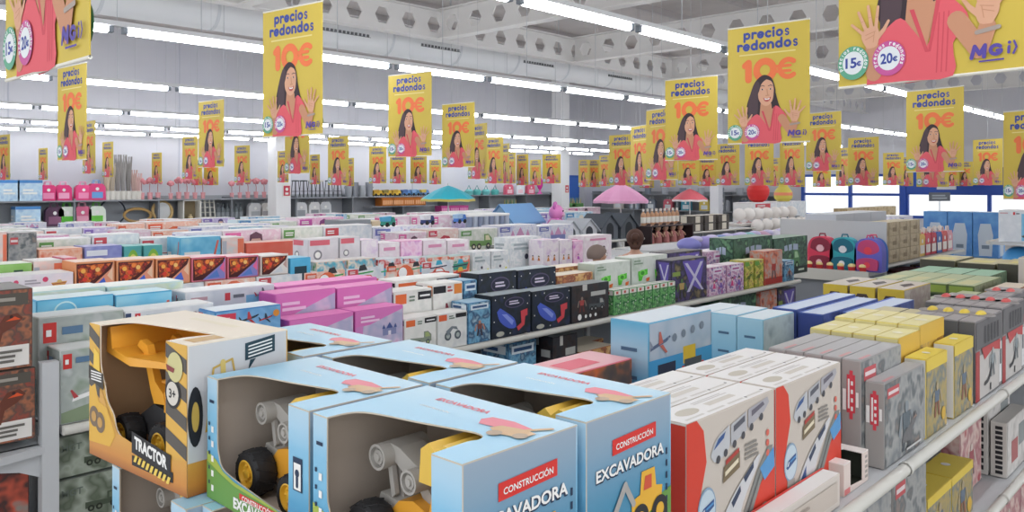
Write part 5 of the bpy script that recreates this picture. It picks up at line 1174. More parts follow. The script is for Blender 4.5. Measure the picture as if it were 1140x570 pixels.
# lower shelf
put_box('figure_box', 'grey figure box on the shelf below, beside the yellow ones', DS['greytoy'], 2.55, 2.93, .965, 1.03, .717, 1.12, 'toy box', 'lower shelf boxes')
put_box('figure_box', 'grey figure box on the shelf below under the low grey box', DS['greytoy'], 2.945, 3.31, .965, 1.03, .717, 1.13, 'toy box', 'lower shelf boxes')
put_box('figure_box', 'orange brown figure box on the shelf below behind the yellow pair', DS['snack'], 3.3, 3.62, 1.16, 1.24, .717, 1.12, 'toy box', 'lower shelf boxes')
put_box('figure_box', 'yellow figure box on the shelf below, nearer of the two', DS['yellowtoy'], 3.34, 3.655, .97, 1.1, .717, .94, 'toy box', 'lower shelf boxes')
put_box('figure_box', 'yellow figure box on the shelf below, farther of the two', DS['yellowtoy'], 3.66, 3.98, .97, 1.1, .717, .94, 'toy box', 'lower shelf boxes')
put_box('game_box', 'dark red box on the shelf below behind the yellow pair', DS['darkred'], 3.7, 4.05, 1.2, 1.28, .717, 1.1, 'toy box', 'lower shelf boxes')
put_box('game_box', 'red and pink figure box on the shelf below beside the white boxes', DS['pinkbox2'], 4.06, 4.42, 1.04, 1.12, .717, 1.05, 'toy box', 'lower shelf boxes')
put_box('panel_box', 'white boxed kit with dark edge strips on the shelf below', DS['whitepanel'], 4.51, 4.95, .95, 1.02, .717, .985, 'toy box', 'lower shelf boxes')
put_box('panel_box', 'white boxed kit behind the other on the shelf below', DS['whitepanel'], 4.5, 4.95, 1.03, 1.1, .717, 1.1, 'toy box', 'lower shelf boxes')
for k in range(3): put_box('game_box', 'pale box on the lowest shelf of the front island', DS['pinkbox2'], 4.3+.5*k, 4.78+.5*k, .95, 1.1, .342, .64, 'toy box', 'lowest shelf boxes')
# taller stand past the end of the front island
gondola('tall shelf stand past the front island with blue and grey goods', 8.8, 12.2, 1.0, 2.0, [(.7,0),(1.22,0),(1.6,0)], 1.6)
for k in range(6):
    put_box('grey_carton', 'pale grey carton on top of the tall stand', DS['whitebox'], 9.3+.46*k, 9.74+.46*k, 1.4, 1.7, 1.6, 1.82+.05*(k%3), 'box', 'grey cartons on the tall stand')
for k in range(3): put_box('grey_carton', 'grey white appliance carton at the end of the tall stand', DS['whitebig'], 8.83, 9.2, 1.02+.31*k, 1.31+.31*k, 1.6, 1.8+.05*k, 'box', 'grey cartons on the tall stand')
for k in range(3):
    b_ = p_ball(S('4a9ad8' if k != 1 else 'e8eef2'), S('dfe6ea'), .14); b_.location = (8.98+.02*k, 1.2+.3*k, 1.222); tag(b_, ('white' if k == 1 else 'blue')+' ball below the black edged shelf of the tall stand', 'ball', 'balls on the tall stand')
# ================================================================ middle gondola
MY = 3.45
gondola('long middle gondola with pink, white, black and green toy boxes', 1.09, 7.8, 3.45, 4.6, [(.34,0),(.72,0),(1.2,0)], 1.19)
Y1_, Y2_, Y3_, Y4_ = 3.475, 3.64, 3.83, 4.02
M = 'toy boxes on the middle gondola'
for a in [
 ('plane','plane_kit_box','white plane building kit box, front one at the gondola end',Y1_,66,131,386,1.2,.15),
 ('plane','plane_kit_box','white plane building kit box behind, higher',Y2_,42,138,349,1.2,.16),
 ('bluehandle','case_box','bright blue toy case box with a pale handle mark',Y3_,40,127,331,1.2,.17),
 ('palelong','long_box','long pale mint box behind the blue case',Y4_,36,118,322,1.2,.2),
 ('bluelong','long_box','long bright blue box behind the plane kits',Y3_,128,192,326,1.2,.17),
 ('palelong','long_box','long pale mint box in the back behind the blue long box',Y4_,119,205,316,1.2,.2),
 ('whitebox','kit_box','long white kit box with a small red mark, behind the tractor carton',Y2_,139,238,342,1.2,.16),
 ('whitebig','kit_box','large white kit box with a blue window picture',Y3_,206,306,321,1.2,.17),
 ('redblueplane','plane_kit_box','blue plane kit box with a red end beside the pink boxes',Y1_,239,313,343,1.2,.16),
 ('pink','princess_box','pink castle box, first of the tall ones behind',Y2_,306,374,324,1.2,.16),
 ('pink','princess_box','pink castle box, second of the tall ones behind',Y2_,375,437,318,1.2,.16),
 ('pink','princess_box','flat pink castle box edge showing above the tall ones',Y3_,308,420,314,1.2,.17),
 ('pink','princess_box','pink castle box in front, partly behind the blue diggers',Y1_,322,394,352,1.2,.15),
 ('pink','princess_box','pink castle box in front next to the white brick kits',Y1_,395,449,343,1.2,.15),
 ('construct','brick_kit_box','white brick kit box with a green vehicle, upper',Y2_,438,481,323,1.2,.16),
 ('constructred','brick_kit_box','white brick kit box with a red model, upper',Y2_,482,515,315,1.2,.16),
 ('construct','brick_kit_box','white brick kit box edge behind the upper two',Y3_,440,512,309,1.2,.17),
 ('construct','brick_kit_box','white brick kit box with a green vehicle, lower',Y1_,450,486,353,1.2,.15),
 ('constructgrey','brick_kit_box','white brick kit box with a grey model, lower',Y1_,487,520,348,1.2,.15),
 ('bluefig','figure_pack','narrow blue figure pack, upper, before the black boxes',Y2_,516,531,312,1.2,.15),
 ('bluefig','figure_pack','narrow blue figure pack, lower, before the black boxes',Y1_,521,546,336,1.2,.15),
 ('space','space_game_box','black space box at the rear, nearer the blue packs',Y2_,532,575,303,1.2,.16),
 ('space','space_game_box','black space box at the rear, next to the orange packs',Y2_,576,619,299,1.2,.16),
 ('space','space_game_box','black space box in front, nearer the blue packs',Y1_,547,591,327,1.2,.15),
 ('space','space_game_box','black space box in front, next to the camera kit',Y1_,592,635,322,1.2,.15),
 ('camera','camera_kit_box','black and white camera kit box beside the green packs',Y1_,636,678,316,1.2,.15),
 ('snack','figure_pack','orange brown figure box behind the camera kit',Y2_,620,660,305,1.2,.16),
 ('snack','figure_pack','orange brown figure box edge farther behind the camera kit',Y3_,612,655,297,1.2,.17),
 ('greengun','water_gun_box','pale green water gun box, nearer of the two',Y2_,662,702,292,1.2,.16),
 ('greengun','water_gun_box','pale green water gun box, farther of the two',Y2_,703,743,285,1.2,.16),
 ('violet','robot_box','dark violet robot box beside the green packs',Y1_+.02,747,787,288,1.2,.17),
 ('violet','robot_box','dark box with a grey top behind the violet robot box',Y3_,744,782,280,1.2,.2),
 ('magenta','doll_box','magenta doll box in front, nearer one',Y1_,789,808,297,1.2,.15),
 ('magenta','doll_box','magenta doll box in front, farther one',Y1_,809,828,294,1.2,.15),
 ('magenta','doll_box','magenta doll box behind under a white top',Y3_,787,815,279,1.2,.2),
 ('yellowgreen','creature_box','yellow green creature box, nearer one',Y1_,829,839,290,1.2,.15),
 ('yellowgreen','creature_box','yellow green creature box, farther one',Y1_,840,850,289,1.2,.15),
 ('orangered','robot_box','orange red robot box by the dark green set',Y1_,851,871,279,1.2,.15),
 ('bluefig','figure_pack','small blue figure pack at the far end of the gondola',Y1_,873,884,290,1.2,.12),
 ('darkgreen','train_set_pack','dark green boxed set with pale lettering on the rear tier',Y2_+.05,816,860,264,1.2,.25),
 ('darkgreen','train_set_pack','dark green boxed set at the far end of the gondola',Y2_+.05,861,899,264,1.2,.25)]:
    rowbox(*a, group=M)
xs = [683+8.6*i for i in range(9)]
for i in range(8): rowbox('greenpack','toy_pack','slim green and white toy pack in front of the water guns',Y1_,xs[i],xs[i+1],323-1.4*i,1.2,.09,M)
xb = at_y(690,0,Y4_+.1)[0]
for i in range(9): put_box('toy_box', FILLN[i]+' on the rear side of the middle gondola', FILL[i], 2.0+.6*i, 2.55+.6*i, 4.2, 4.5, 1.2, 1.36+.02*(i%3), 'toy box', 'boxes on the rear side of the middle gondola')
# its lower shelf
L_ = 'boxes on the lower shelf of the middle gondola'
for a in [('camo','vehicle_kit_box','grey green army vehicle box, upper of the two under the plane kits',3.5,60,135,481,0,.3,L_,526),('camo','vehicle_kit_box','grey green army vehicle box, lower of the two under the plane kits',3.5,60,138,529,0,.3,L_,578),
 ('bluefig','figure_pack','bright blue pack under the black space boxes',3.55,566,597,380,.722,.25,L_),('camera','kit_box','pinkish grey kit box on the shelf under the camera kit',3.5,615,643,373,.722,.2,L_),
 ('snack','figure_pack','flat orange box under the camera kit',3.52,646,684,388,.722,.3,L_),('snack','figure_pack','orange box behind the flat orange one',3.85,640,672,380,.722,.2,L_),
 ('orangered','robot_box','dim figure box under the far end of the gondola, nearer one',3.52,846,865,323,.722,.2,L_),('violet','robot_box','dim figure box under the far end of the gondola, farther one',3.52,866,886,321,.722,.2,L_),
 ('darkgreen','kit_box','dim green box on the shelf under the magenta doll boxes',3.55,800,842,328,.722,.2,L_),('space','kit_box','dim black box on the shelf under the violet robot',3.6,752,795,345,.722,.2,L_)]:
    rowbox(a[0],a[1],a[2],a[3],a[4],a[5],a[6],a[7],a[8],a[9],a[10] if len(a) > 10 else None)
# end shelves with the dinosaur boxes
es = thing('end_shelf_unit', 'grey end shelf unit carrying the dinosaur boxes', 'shelving', (.83, 3.9, 0))
for z in (.72, 1.17):
    o = MB(); o.prism(arc3([(-.32,-.45),(.2,-.45),(.2,.45),(-.32,.45),(-.36,.3),(-.36,-.3),(-.32,-.45)],2), (0,0,z-.03), (1,0,0), (0,1,0), (0,0,-1), -.03, SHG); o.build('shelf', es)
    for y in (-.42,.42): o = MB(); o.prism([(.2,-.03),(.2,-.16),(.12,-.12),(-.2,-.05),(-.3,-.03)], (0,y,z), (1,0,0), (0,0,1), (0,-1,0), .02, SHG); o.build('bracket', es)
o = MB(); o.box(.225,.245,-.44,.44,.0,1.16,SHD); o.build('back_panel', es)
for y in (-.45,.4): o = MB(); o.box(.19,.25,y,y+.05,0,1.46,SHG); o.build('upright', es)
DG = 'dinosaur boxes on the end shelves'
put_box('dinosaur_box', 'dark red dinosaur box, lower of the two at the frame edge', DS['dinored'], .66, 1.005, 3.475, 3.75, 1.172, 1.446, 'toy box', DG)
put_box('dinosaur_box', 'dark red dinosaur box, upper of the two at the frame edge', DS['dinored'], .66, .995, 3.475, 3.75, 1.449, 1.752, 'toy box', DG)
put_box('ball_set_box', 'dark box with red and grey balls under the dinosaur boxes', DS['redtoy'], .64, .99, 3.5, 3.8, .722, 1.09, 'toy box')
put_box('book_box', 'thin teal box between the dinosaur boxes and the plane kit', DS['teal'], 1.062, 1.16, 3.66, 3.8, 1.2, 1.36, 'box')
# ================================================================ second gondola and the rows behind
gondola('second gondola with fire coloured window boxes and boat packs', 1.5, 9.6, 5.78, 7.0, [(.72,0),(1.2,0)], 1.2)
N2 = 'toy boxes on the second gondola'
Y5 = 5.82
hx = [('hexorange',83,128,291,'orange framed window box with a fiery toy, first'),('hexorange',129.5,172,289,'orange framed window box with a fiery toy, second'),('hexorange',173.5,212,287,'orange framed window box with a fiery toy, third'),
      ('hexpink',213,252,286,'pink framed window box with a fiery toy, first'),('hexpink',253,288,285,'pink framed window box with a fiery toy, second'),('hexwhite',290,321,284,'white framed window box beside the penguin box')]
for key, a, b, yt, lab in hx:
    X0, X1 = at_y(a,0,Y5)[0], at_y(b,0,Y5)[0]; z1 = at_y((a+b)/2, yt, Y5)[1]
    put_box('window_box', lab, DS[key], X0+G, X1-G, Y5, Y5+.25, 1.424, z1, 'toy box', N2)
for i in range(9):
    X0 = 1.56+.42*i; put_box('carton', 'white carton serving as a riser under the window boxes', FILL[4 if i%2 else 2], X0, X0+.41, Y5, Y5+.3, 1.2, 1.42, 'box', 'riser cartons')
for a in [('heart','baby_toy_box','white box with red hearts at the frame edge',Y5,-12,82,306,1.424,.25,N2),
 ('green1','game_box','green box edge behind the heart box',6.12,-6,36,294,1.2,.25,N2),('skates','skate_box','orange and white skate box',6.12,37,70,290,1.2,.25,N2),('hexpink','window_box','small red window box beside the skates',6.12,71,86,287,1.2,.25,N2),
 ('penguin','penguin_box','sky blue penguin box',Y5,323,346,287,1.2,.25,N2),
 ('boatpack','skateboard_pack','orange and green mini skateboard pack',Y5,352,386,291,1.2,.2,N2),('boatpack','skateboard_pack','orange and green mini skateboard pack',Y5,387,419,289,1.2,.2,N2),
 ('boatblue','skateboard_pack','blue and red mini skateboard pack',Y5,421,449,288,1.2,.2,N2),('boatblue','skateboard_pack','blue and red mini skateboard pack',Y5,450,475,287,1.2,.2,N2),
 ('boatred','skateboard_pack','red and teal mini skateboard pack',Y5,476,500,286,1.2,.2,N2),('boatred','skateboard_pack','red and teal mini skateboard pack',Y5,501,523,285,1.2,.2,N2),
 ('wheels','wheel_kit_box','white box with a red end behind the skateboards',6.14,343,377,266,1.2,.25,N2),('wheels','wheel_kit_box','grey wheel kit box',6.14,378,401,264,1.2,.25,N2),('dollorange','doll_box','white doll box beside the wheel kit',6.14,402,421,267,1.2,.25,N2),
 ('whitedoll','doll_box','white doll box behind the blue skateboards',6.14,422,445,270,1.2,.25,N2),('dollpink','doll_box','pink doll box behind the skateboards',6.14,446,470,268,1.2,.25,N2),('whitedoll','doll_box','white doll box behind the red skateboards',6.14,471,497,267,1.2,.25,N2),('whitedoll','doll_box','white doll box behind the red skateboards',6.14,498,522,267,1.2,.25,N2),
 ('whitepack','toy_pack','white pack with a small dark picture',Y5,526,546,280,1.2,.22,N2),('whitepack','toy_pack','white pack with a small dark picture',Y5,547,566,279,1.2,.22,N2),
 ('whitepack','baby_toy_box','large white baby toy box',6.1,568,603,264,1.2,.25,N2),('dollorange','doll_box','doll box with three orange dolls',Y5,605,622,267,1.2,.22,N2),('dollorange','doll_box','doll box with three orange dolls',Y5,623,637,267,1.2,.22,N2),('dollpink','doll_box','purple pink doll box',Y5,638,649,268,1.2,.22,N2),
 ('whitedoll','doll_box','big white and pink doll box behind the grey haired shopper',6.1,650,681,262,1.2,.25,N2)]:
    rowbox(*a)
# rows further back, each box its own
R = random.Random(11)
SHELF = ['third','fourth','fifth','sixth','seventh']
def row(Y, xa, xb, wlo, whi, zlo, zhi, rowname, dep=.35, keys=None, skip=()):
    x = xa; grp = 'toy boxes on the %s row' % rowname
    while x < xb:
        w = R.uniform(wlo, whi)
        if any(a < x+w/2 < b for a, b in skip): x += w+.5; continue
        i = R.randrange(len(FILL)); zt = R.uniform(zlo, zhi)
        X0, X1 = at_y(x, 0, Y)[0]+.004, at_y(x+w, 0, Y)[0]-.004
        put_box('toy_box', FILLN[i]+' on the '+rowname+' row', FILL[i], X0, X1, Y, Y+dep, 1.2, zt, 'toy box', grp)
        x += w+.3
for k, (Y, x1) in enumerate(((8.15,11.98),(10.55,13.0),(12.95,17.0),(15.4,20.0),(17.8,22.5))):
    x0 = max(1.6, at_y(-30, 0, Y)[0])
    gondola(SHELF[k]+' long gondola from the camera, full of pale toy boxes', x0, x1, Y-.03, Y+1.15, [(.72,0),(1.2,0)], 1.2)
M3 = 'toy boxes on the third row'; Y6 = 8.15
for a in [('skates','ball_box','dark green and white ball box at the frame edge',Y6,-8,8,258,1.2,.3,M3),('greytoy','ball_box','dark box with white rings',Y6,9,41,259,1.2,.3,M3),('salmon','salmon_box','salmon pink box beneath the beige ones',Y6,43,92,277,1.2,.3,M3),('purpleblue','vehicle_box','periwinkle blue vehicle box with dark wheels',Y6,94,136,274,1.2,.3,M3),
 ('rainbow','rainbow_box','teal box with a rainbow',Y6,138,158,274,1.2,.3,M3),('rainbow','rainbow_box','teal box with a rainbow',Y6,160,181,273,1.2,.3,M3),('bluelong','long_box','long sky blue box with a slanted red stripe',Y6,200,246,264,1.2,.3,M3),('skates','skate_box','pale skate box with bright wheels',Y6,247,272,264,1.2,.3,M3),
 ('redlong','long_box','long coral red box with white lettering',Y6,274,341,269,1.2,.3,M3),('whitedoll','doll_box','large white doll box',Y6,343,378,268,1.2,.3,M3)]:
    rowbox(*a)
row(Y6+.36, -8, 420, 30, 70, 1.58, 1.66, 'third', .3)
row(10.55, -8, 640, 28, 58, 1.5, 1.6, 'fourth'); row(10.95, -6, 640, 24, 60, 1.56, 1.64, 'fourth')
row(12.95, -8, 640, 22, 50, 1.44, 1.56, 'fifth'); row(15.4, -8, 640, 20, 44, 1.34, 1.48, 'sixth'); row(17.8, -8, 640, 20, 40, 1.24, 1.4, 'seventh')
row(Y6, 442, 600, 24, 44, 1.5, 1.56, 'third')
# individual larger goods in the rows
def place(o, px, py, Y, label, cat, grp=None, rz=0.0, z=None, sc=None):
    X, zz = at_y(px, py, Y); o.location = (X, Y, zz if z is None else z); o.rotation_euler = (0,0,rz)
    if sc: o.scale = (sc, sc, sc)
    return tag(o, label, cat, grp)
def scaled_box(ds, px0, px1, yt, Y, z0, dep, name, label, cat, grp=None):
    X0, X1 = at_y(px0,0,Y)[0], at_y(px1,0,Y)[0]; return put_box(name, label, ds, X0+.003, X1-.003, Y, Y+dep, z0, at_y((px0+px1)/2, yt, Y)[1], cat, grp)
PLG = D(base=S('8c9094'), top=S('9a9ea2')); BEI = D(base=S('d8c4a4'), top=S('e4d6bc'), rects=[(S('b09068'),.3,.3,.6,.7)]); LTG = D(base=S('c8ccd4'), top=S('d6d9de'), show='L', rects=[(S('6a6e7a'),.45,.3,.55,.7)])
scaled_box(PLG, 380, 413, 245, 9.1, 1.2, .4, 'storage_chest', 'plain dark grey storage chest beside the beige cabinet', 'chest')
scaled_box(BEI, 414, 434, 246, 9.1, 1.2, .4, 'toy_cabinet', 'beige toy cabinet next to the grey chest', 'cabinet')
for i, (a, b) in enumerate(((436,456),(457,480),(481,503))): scaled_box(FILL[0], a, b, 241-i, 9.1, 1.2, .4, 'toy_box', 'tall white box with small dolls behind the skateboards', 'toy box', 'tall white doll boxes')
U = p_umbrella(S('3fc4d8'), S('d8c86a'), .68, 2.12, .34); place(U, 499, 225, 15.0, 'turquoise parasol with a yellow edge open above the toy rows', 'parasol', None, .1, 0)
U = p_umbrella(S('eca4cc'), S('e8b0d0'), .72, 2.17, .44); place(U, 691, 225, 12.0, 'large pink parasol open above the pet houses', 'parasol', None, .2, 0); 
U = p_umbrella(S('e8707c'), S('f0e8e8'), .6, 2.0, .36); place(U, 768, 225, 14.0, 'coral red parasol with a white edge', 'parasol', None, .2, 0)
for i, (px, c) in enumerate(((688,'5c6268'),(667,'666c74'))):
    h = p_house(S(c), S('4c525a'), S('2a2e34'), .46, .46, .44); place(h, px, 270, 8.5, 'dark grey gabled pet house, '+('nearer the bottle rows' if i == 0 else 'nearer the dollhouse'), 'pet house', 'grey pet houses', math.pi/2, 1.2)
h = p_house(S('d8dade'), S('b4b8be'), S('3a3e46'), .42, .42, .38); place(h, 645, 270, 8.5, 'pale grey pet house behind the grey haired shopper', 'pet house', None, math.pi/2, 1.2)
h = p_house(S('e4e6ea'), S('c8ccd2'), S('4a4e56'), .4, .4, .36); place(h, 626, 270, 8.5, 'white pet house beside the pink soft toy', 'pet house', None, math.pi/2, 1.2)
mb = MB(); mb.ball((0,0,.2),(.19,.15,.2),S('e48ac8'),14,10); mb.ball((0,-.02,.46),(.15,.13,.14),S('e48ac8'),14,10)
for s in (-1,1): mb.ball((s*.11,0,.58),(.06,.03,.07),S('d070b8'),10,8); mb.ball((s*.2,-.06,.24),(.06,.07,.13),S('d878c0'),10,8); mb.ball((s*.12,-.14,.07),(.07,.12,.07),S('e48ac8'),10,8)
mb.ball((0,-.13,.43),(.06,.04,.045),S('f4c8e4'),10,8)
for s in (-1,1): mb.ball((s*.05,-.135,.49),.015,K_,8,6)
place(mb.build('teddy_bear'), 618, 252, 9.0, 'pink teddy bear sitting beside the dollhouse', 'soft toy', None, .6, 1.2)
# dollhouse with three windows and a blue base
dh = p_house(S('9ac0e0'), S('7aa8d8'), S('30405a'), .9, .5, .62); place(dh, 574, 250, 9.4, 'pale blue dollhouse with dark windows above a turquoise rim', 'dollhouse', None, .15, 1.2)
for k, x in enumerate((-.28, .28)):
    mb = MB(); mb.box(x-.08,x+.08,-.27,-.252,.12,.3,S('2c3c5c')); mb.box(x-.09,x+.09,-.268,-.25,.1,.12,W_); mb.build('window', dh)
cb = p_crate(S('1f2c44'), S('c8d4e0'), .9, .45, .26); place(cb, 588, 262, 8.7, 'dark navy crate with a turquoise rim in front of the dollhouse', 'crate', None, .0, 1.2)
tbm = thing('play_table', 'white play table with a striped curtain front', 'table'); o = MB(); o.bbox(-.45,.45,-.3,.3,.46,.5,W_,.01); o.build('table_top', tbm)
for i in range(8): o = MB(); o.tube([(-.4+.114*i,-.26,.0),(-.4+.114*i,-.26,.46)], .05, S('b4bccc' if i%2 else '8a94ac'), 8); o.build('curtain', tbm)
place(tbm, 530, 262, 9.0, 'white play table with a striped curtain front beside the dollhouse', 'table', None, 0, 1.2)
for i, (px, c1, c2) in enumerate(((432,'3a9a8a','5ab0d8'),(476,'38447a','e8e8ee'),(512,'4a7ac8','a8c8e8'))):
    t = p_truck(S(c1), S(c2)); place(t, px, 268, 8.3, ('green and blue','navy and white','bright blue')[i]+' toy vehicle on the third row', 'toy vehicle', 'toy vehicles on the third row', .2, 1.602, .5)
# bottles and dolls
dp = p_doll(S('c8807c'), S('e8bca0'), S('3a2624')); k = 0
Xa, Xb = at_y(723,0,8.12)[0], at_y(765,0,8.12)[0]
st = thing('doll_rack', 'dark open rack of baby dolls behind the shopper', 'rack', ((Xa+Xb)/2, 8.3, 0)); hw = (Xb-Xa)/2+.06
for z in (.8,1.08): o = MB(); o.box(-hw,hw,-.27,.3,z-.02,z,S('3a2e30')); o.build('shelf', st)
for x in (-hw,hw): o = MB(); o.box(x-.02,x+.02,-.27,.3,0,1.4,S('3a2e30')); o.build('upright', st)
o = MB(); o.box(-hw,hw,.28,.3,0,1.4,S('463638')); o.box(-hw,hw,-.27,.28,1.38,1.4,S('3a2e30')); o.build('back_panel', st)
for z in (.8,1.08):
    for i in range(5 if z != 1.5 else 6):
        n = 5 if z != 1.5 else 6
        X = Xa+(Xb-Xa)*(i+.5)/n
        o = dp if k == 0 else dup(dp, (0,0,0)); k += 1
        o.location = (X, 8.2, z); tag(o, 'pink baby doll on the '+('lower' if z == .8 else 'upper')+' shelf of the dark rack', 'doll', 'baby dolls on the dark rack')
        if z == 1.5: o.scale = (.8,.8,.8)
bt = p_bottle(S('c89a78'), S('e8e0d8'), S('f0ece4')); k = 0
for i in range(9):
    X = Xa+(Xb-Xa)*(i+.5)/9; o = bt if k == 0 else dup(bt, (0,0,0)); k += 1
    o.location = (X, 8.3, 1.402); tag(o, 'tan bottle with a pale label above the baby dolls', 'bottle', 'tan bottles over the dolls')
# white globes
gp = p_ball(S('f0ebe6'), S('d8b0b0'), .15); k = 0
gx = thing('globe_stand', 'pale stepped stand under the white ball lamps', 'stand', (0,0,0)); 
Xa, Xb = at_y(838,0,8.6)[0], at_y(904,0,8.6)[0]; gx.location = ((Xa+Xb)/2, 8.8, 0)
for j, (y, z) in enumerate(((-.2,1.0),(.25,1.24))): o = MB(); o.box(-(Xb-Xa)/2-.1,(Xb-Xa)/2+.1,y-.2,y+.2,z-.05,z,S('dcd6d2')); o.build('step', gx)
for x in (-1,1):
    for y in (-.36,.42): o = MB(); o.box(x*(Xb-Xa)/2-.02,x*(Xb-Xa)/2+.02,y-.02,y+.02,0,.95,S('cfcac6')); o.build('leg', gx)
for j, (Y, z) in enumerate(((8.6,1.0),(9.05,1.24))):
    for i in range(7):
        X = Xa+(Xb-Xa)*(i+.5)/7; o = gp if k == 0 else dup(gp, (0,0,0)); k += 1
        o.location = (X, Y, z); tag(o, 'white ball lamp in the '+('front' if j == 0 else 'raised rear')+' line of the globe stand', 'lamp', 'white ball lamps')
RB = D(base=S('5a5450'), rects=[(S('e4dccc'),.3,.1,.7,.95)], top=S('d8cfc0'), step=.003)
for i in range(3):
    for j in range(2):
        X = at_y(770+15*i, 0, 8.4)[0]; put_box('cushion_roll', 'dark and cream striped roll pack', RB, X, X+.44, 8.4, 8.75, 1.2+.16*j, 1.355+.16*j, 'pack', 'striped roll packs')
# ================================================================ far gondola with the backpacks on its end
gondola('far gondola with backpacks hung on its end and brown boxes', 10.1, 13.6, 3.45, 4.6, [(.72,0),(1.16,0)], 1.16)
es = thing('end_shelf_unit', 'grey end shelf in front of the far gondola, under the backpacks', 'shelving', (9.75, 4.02, 0))
o = MB(); o.box(-.28,.3,-.66,.66,1.1,1.14,SHL); o.build('shelf', es); o = MB(); o.box(-.3,-.27,-.66,.66,1.02,1.15,SHL); o.build('price_rail', es)
o = MB(); o.box(.28,.3,-.66,.66,0,1.7,SHG); o.build('back_panel', es); o = MB(); o.box(-.24,.28,-.62,.62,0,1.1,SHD); o.build('base', es)
for i, (px, c1, c2, c3, lab) in enumerate(((915,'d8405c','8a2a40','f0c0c8','crimson backpack with a dark face on the end shelf'),(940,'3aa8b4','1f6a80','e8e8ec','teal backpack with a white pompom on the end shelf'),(968,'6a6ac8','c84a7a','e84a5a','violet blue backpack with a red crest on the end shelf'))):
    b = p_backpack(S(c1), S(c2), S(c3)); y = at_x(px, 280, 9.6)[0]; b.location = (9.62, y, 1.142); b.rotation_euler = (0,0,-math.pi/2); tag(b, lab, 'backpack', 'backpacks on the end shelf')
b = p_backpack(S('4a7ac8'), S('d85a6a'), S('f0d060')); b.location = (9.78, 3.42, 1.142); b.rotation_euler = (0,0,-1.2); tag(b, 'blue backpack with a red pocket at the edge of the end shelf', 'backpack', 'backpacks on the end shelf')
for i in range(10):
    mb = MB(); mb.lathe([(.0001,0),(.035,0),(.045,.05),(.0001,.05)], S('c83a3a'), seg=10); mb.ball((0,0,.06),(.045,.045,.03),S('f0dc9a'),10,6)
    tag(mb.build('popcorn_cup', None, (9.53, 3.45+.125*i, 1.142)), 'little cup with a cream yellow top before the backpacks', 'cup', 'little cups before the backpacks')
for i in range(4):
    for j in range(3):
        put_box('brown_carton', 'kraft brown carton stacked beside the backpacks', DS['brown'], 10.15+.4*i, 10.54+.4*i, 3.5, 3.8, 1.162+.17*j, 1.33+.17*j, 'box', 'kraft brown cartons')
for i, c in enumerate(('e8c060','d85060','c83a4a','4a6ab0','d8605a','e0a0a8')):
    o = p_bag(S(c), S('e8e0d8'), .3, .3); o.location = (11.95+.26*i, 3.62, 1.162); tag(o, {'e8c060':'yellow','d85060':'rose','c83a4a':'red','4a6ab0':'blue','d8605a':'coral','e0a0a8':'pale pink'}[c]+' soft pack on the far gondola past the brown cartons', 'pack', 'soft packs on the far gondola')
for i in range(3): put_box('grey_carton', 'pale grey carton with a dark mark behind the brown cartons', LTG, 10.15+.6*i, 10.74+.6*i, 4.0, 4.4, 1.162, 1.77, 'box', 'pale grey cartons')
for i in range(2): put_box('toy_box', FILLN[i]+' behind the brown cartons', FILL[i], 12.0+.65*i, 12.6+.65*i, 4.05, 4.45, 1.162, 1.62+.05*(i%2), 'toy box', 'boxes behind the brown cartons')
for i in range(3): put_box('dark_box', 'dim box under the shelf of the far gondola', DS['darkred'] if i%2 else DS['violet'], 10.3+1.0*i, 11.0+1.0*i, 3.52, 3.8, .722, 1.0, 'box', 'dim boxes below the brown cartons')
# stacks of blue packs
gondola('pale stand of blue bottle packs past the far gondola', 14.15, 15.6, 3.05, 4.2, [(.6,0),(1.0,0)], 1.0)
for k, (ya, yb) in enumerate(((3.1,3.45),(3.46,3.81),(3.82,4.17))):
    put_box('bottle_pack', 'tall blue bottle pack with a white bottle on its face', DS['waterblue'], 14.18, 14.6, ya, yb, 1.002, 1.71, 'pack', 'tall blue bottle packs')
    put_box('bottle_pack', 'blue bottle pack on the shelf under the tall ones', DS['waterblue'], 14.18, 14.6, ya, yb, .602, .94, 'pack', 'lower blue bottle packs')
gondola('stand of lilac packs behind the far gondola', 9.7, 15.5, 5.8, 7.1, [(.72,0),(1.2,0)], 1.2)
for k in range(9):
    mb = MB(); mb.ball((0,0,.1),(.2,.16,.1),S(('8a8ad0','a49ad8','7a90c8','b0a8d8','8ac4cc','c8a0b8','d8d4e4','9a8ad0','70b0c0')[k]),12,8); mb.ball((.1,-.05,.17),(.1,.1,.05),S('d0c8e8'),10,6)
    tag(mb.build('plush_pillow', None, (9.95+.44*k, 5.98, 1.202)), 'soft pastel pillow pack in the line behind the dark green sets', 'pillow', 'pastel pillow packs')
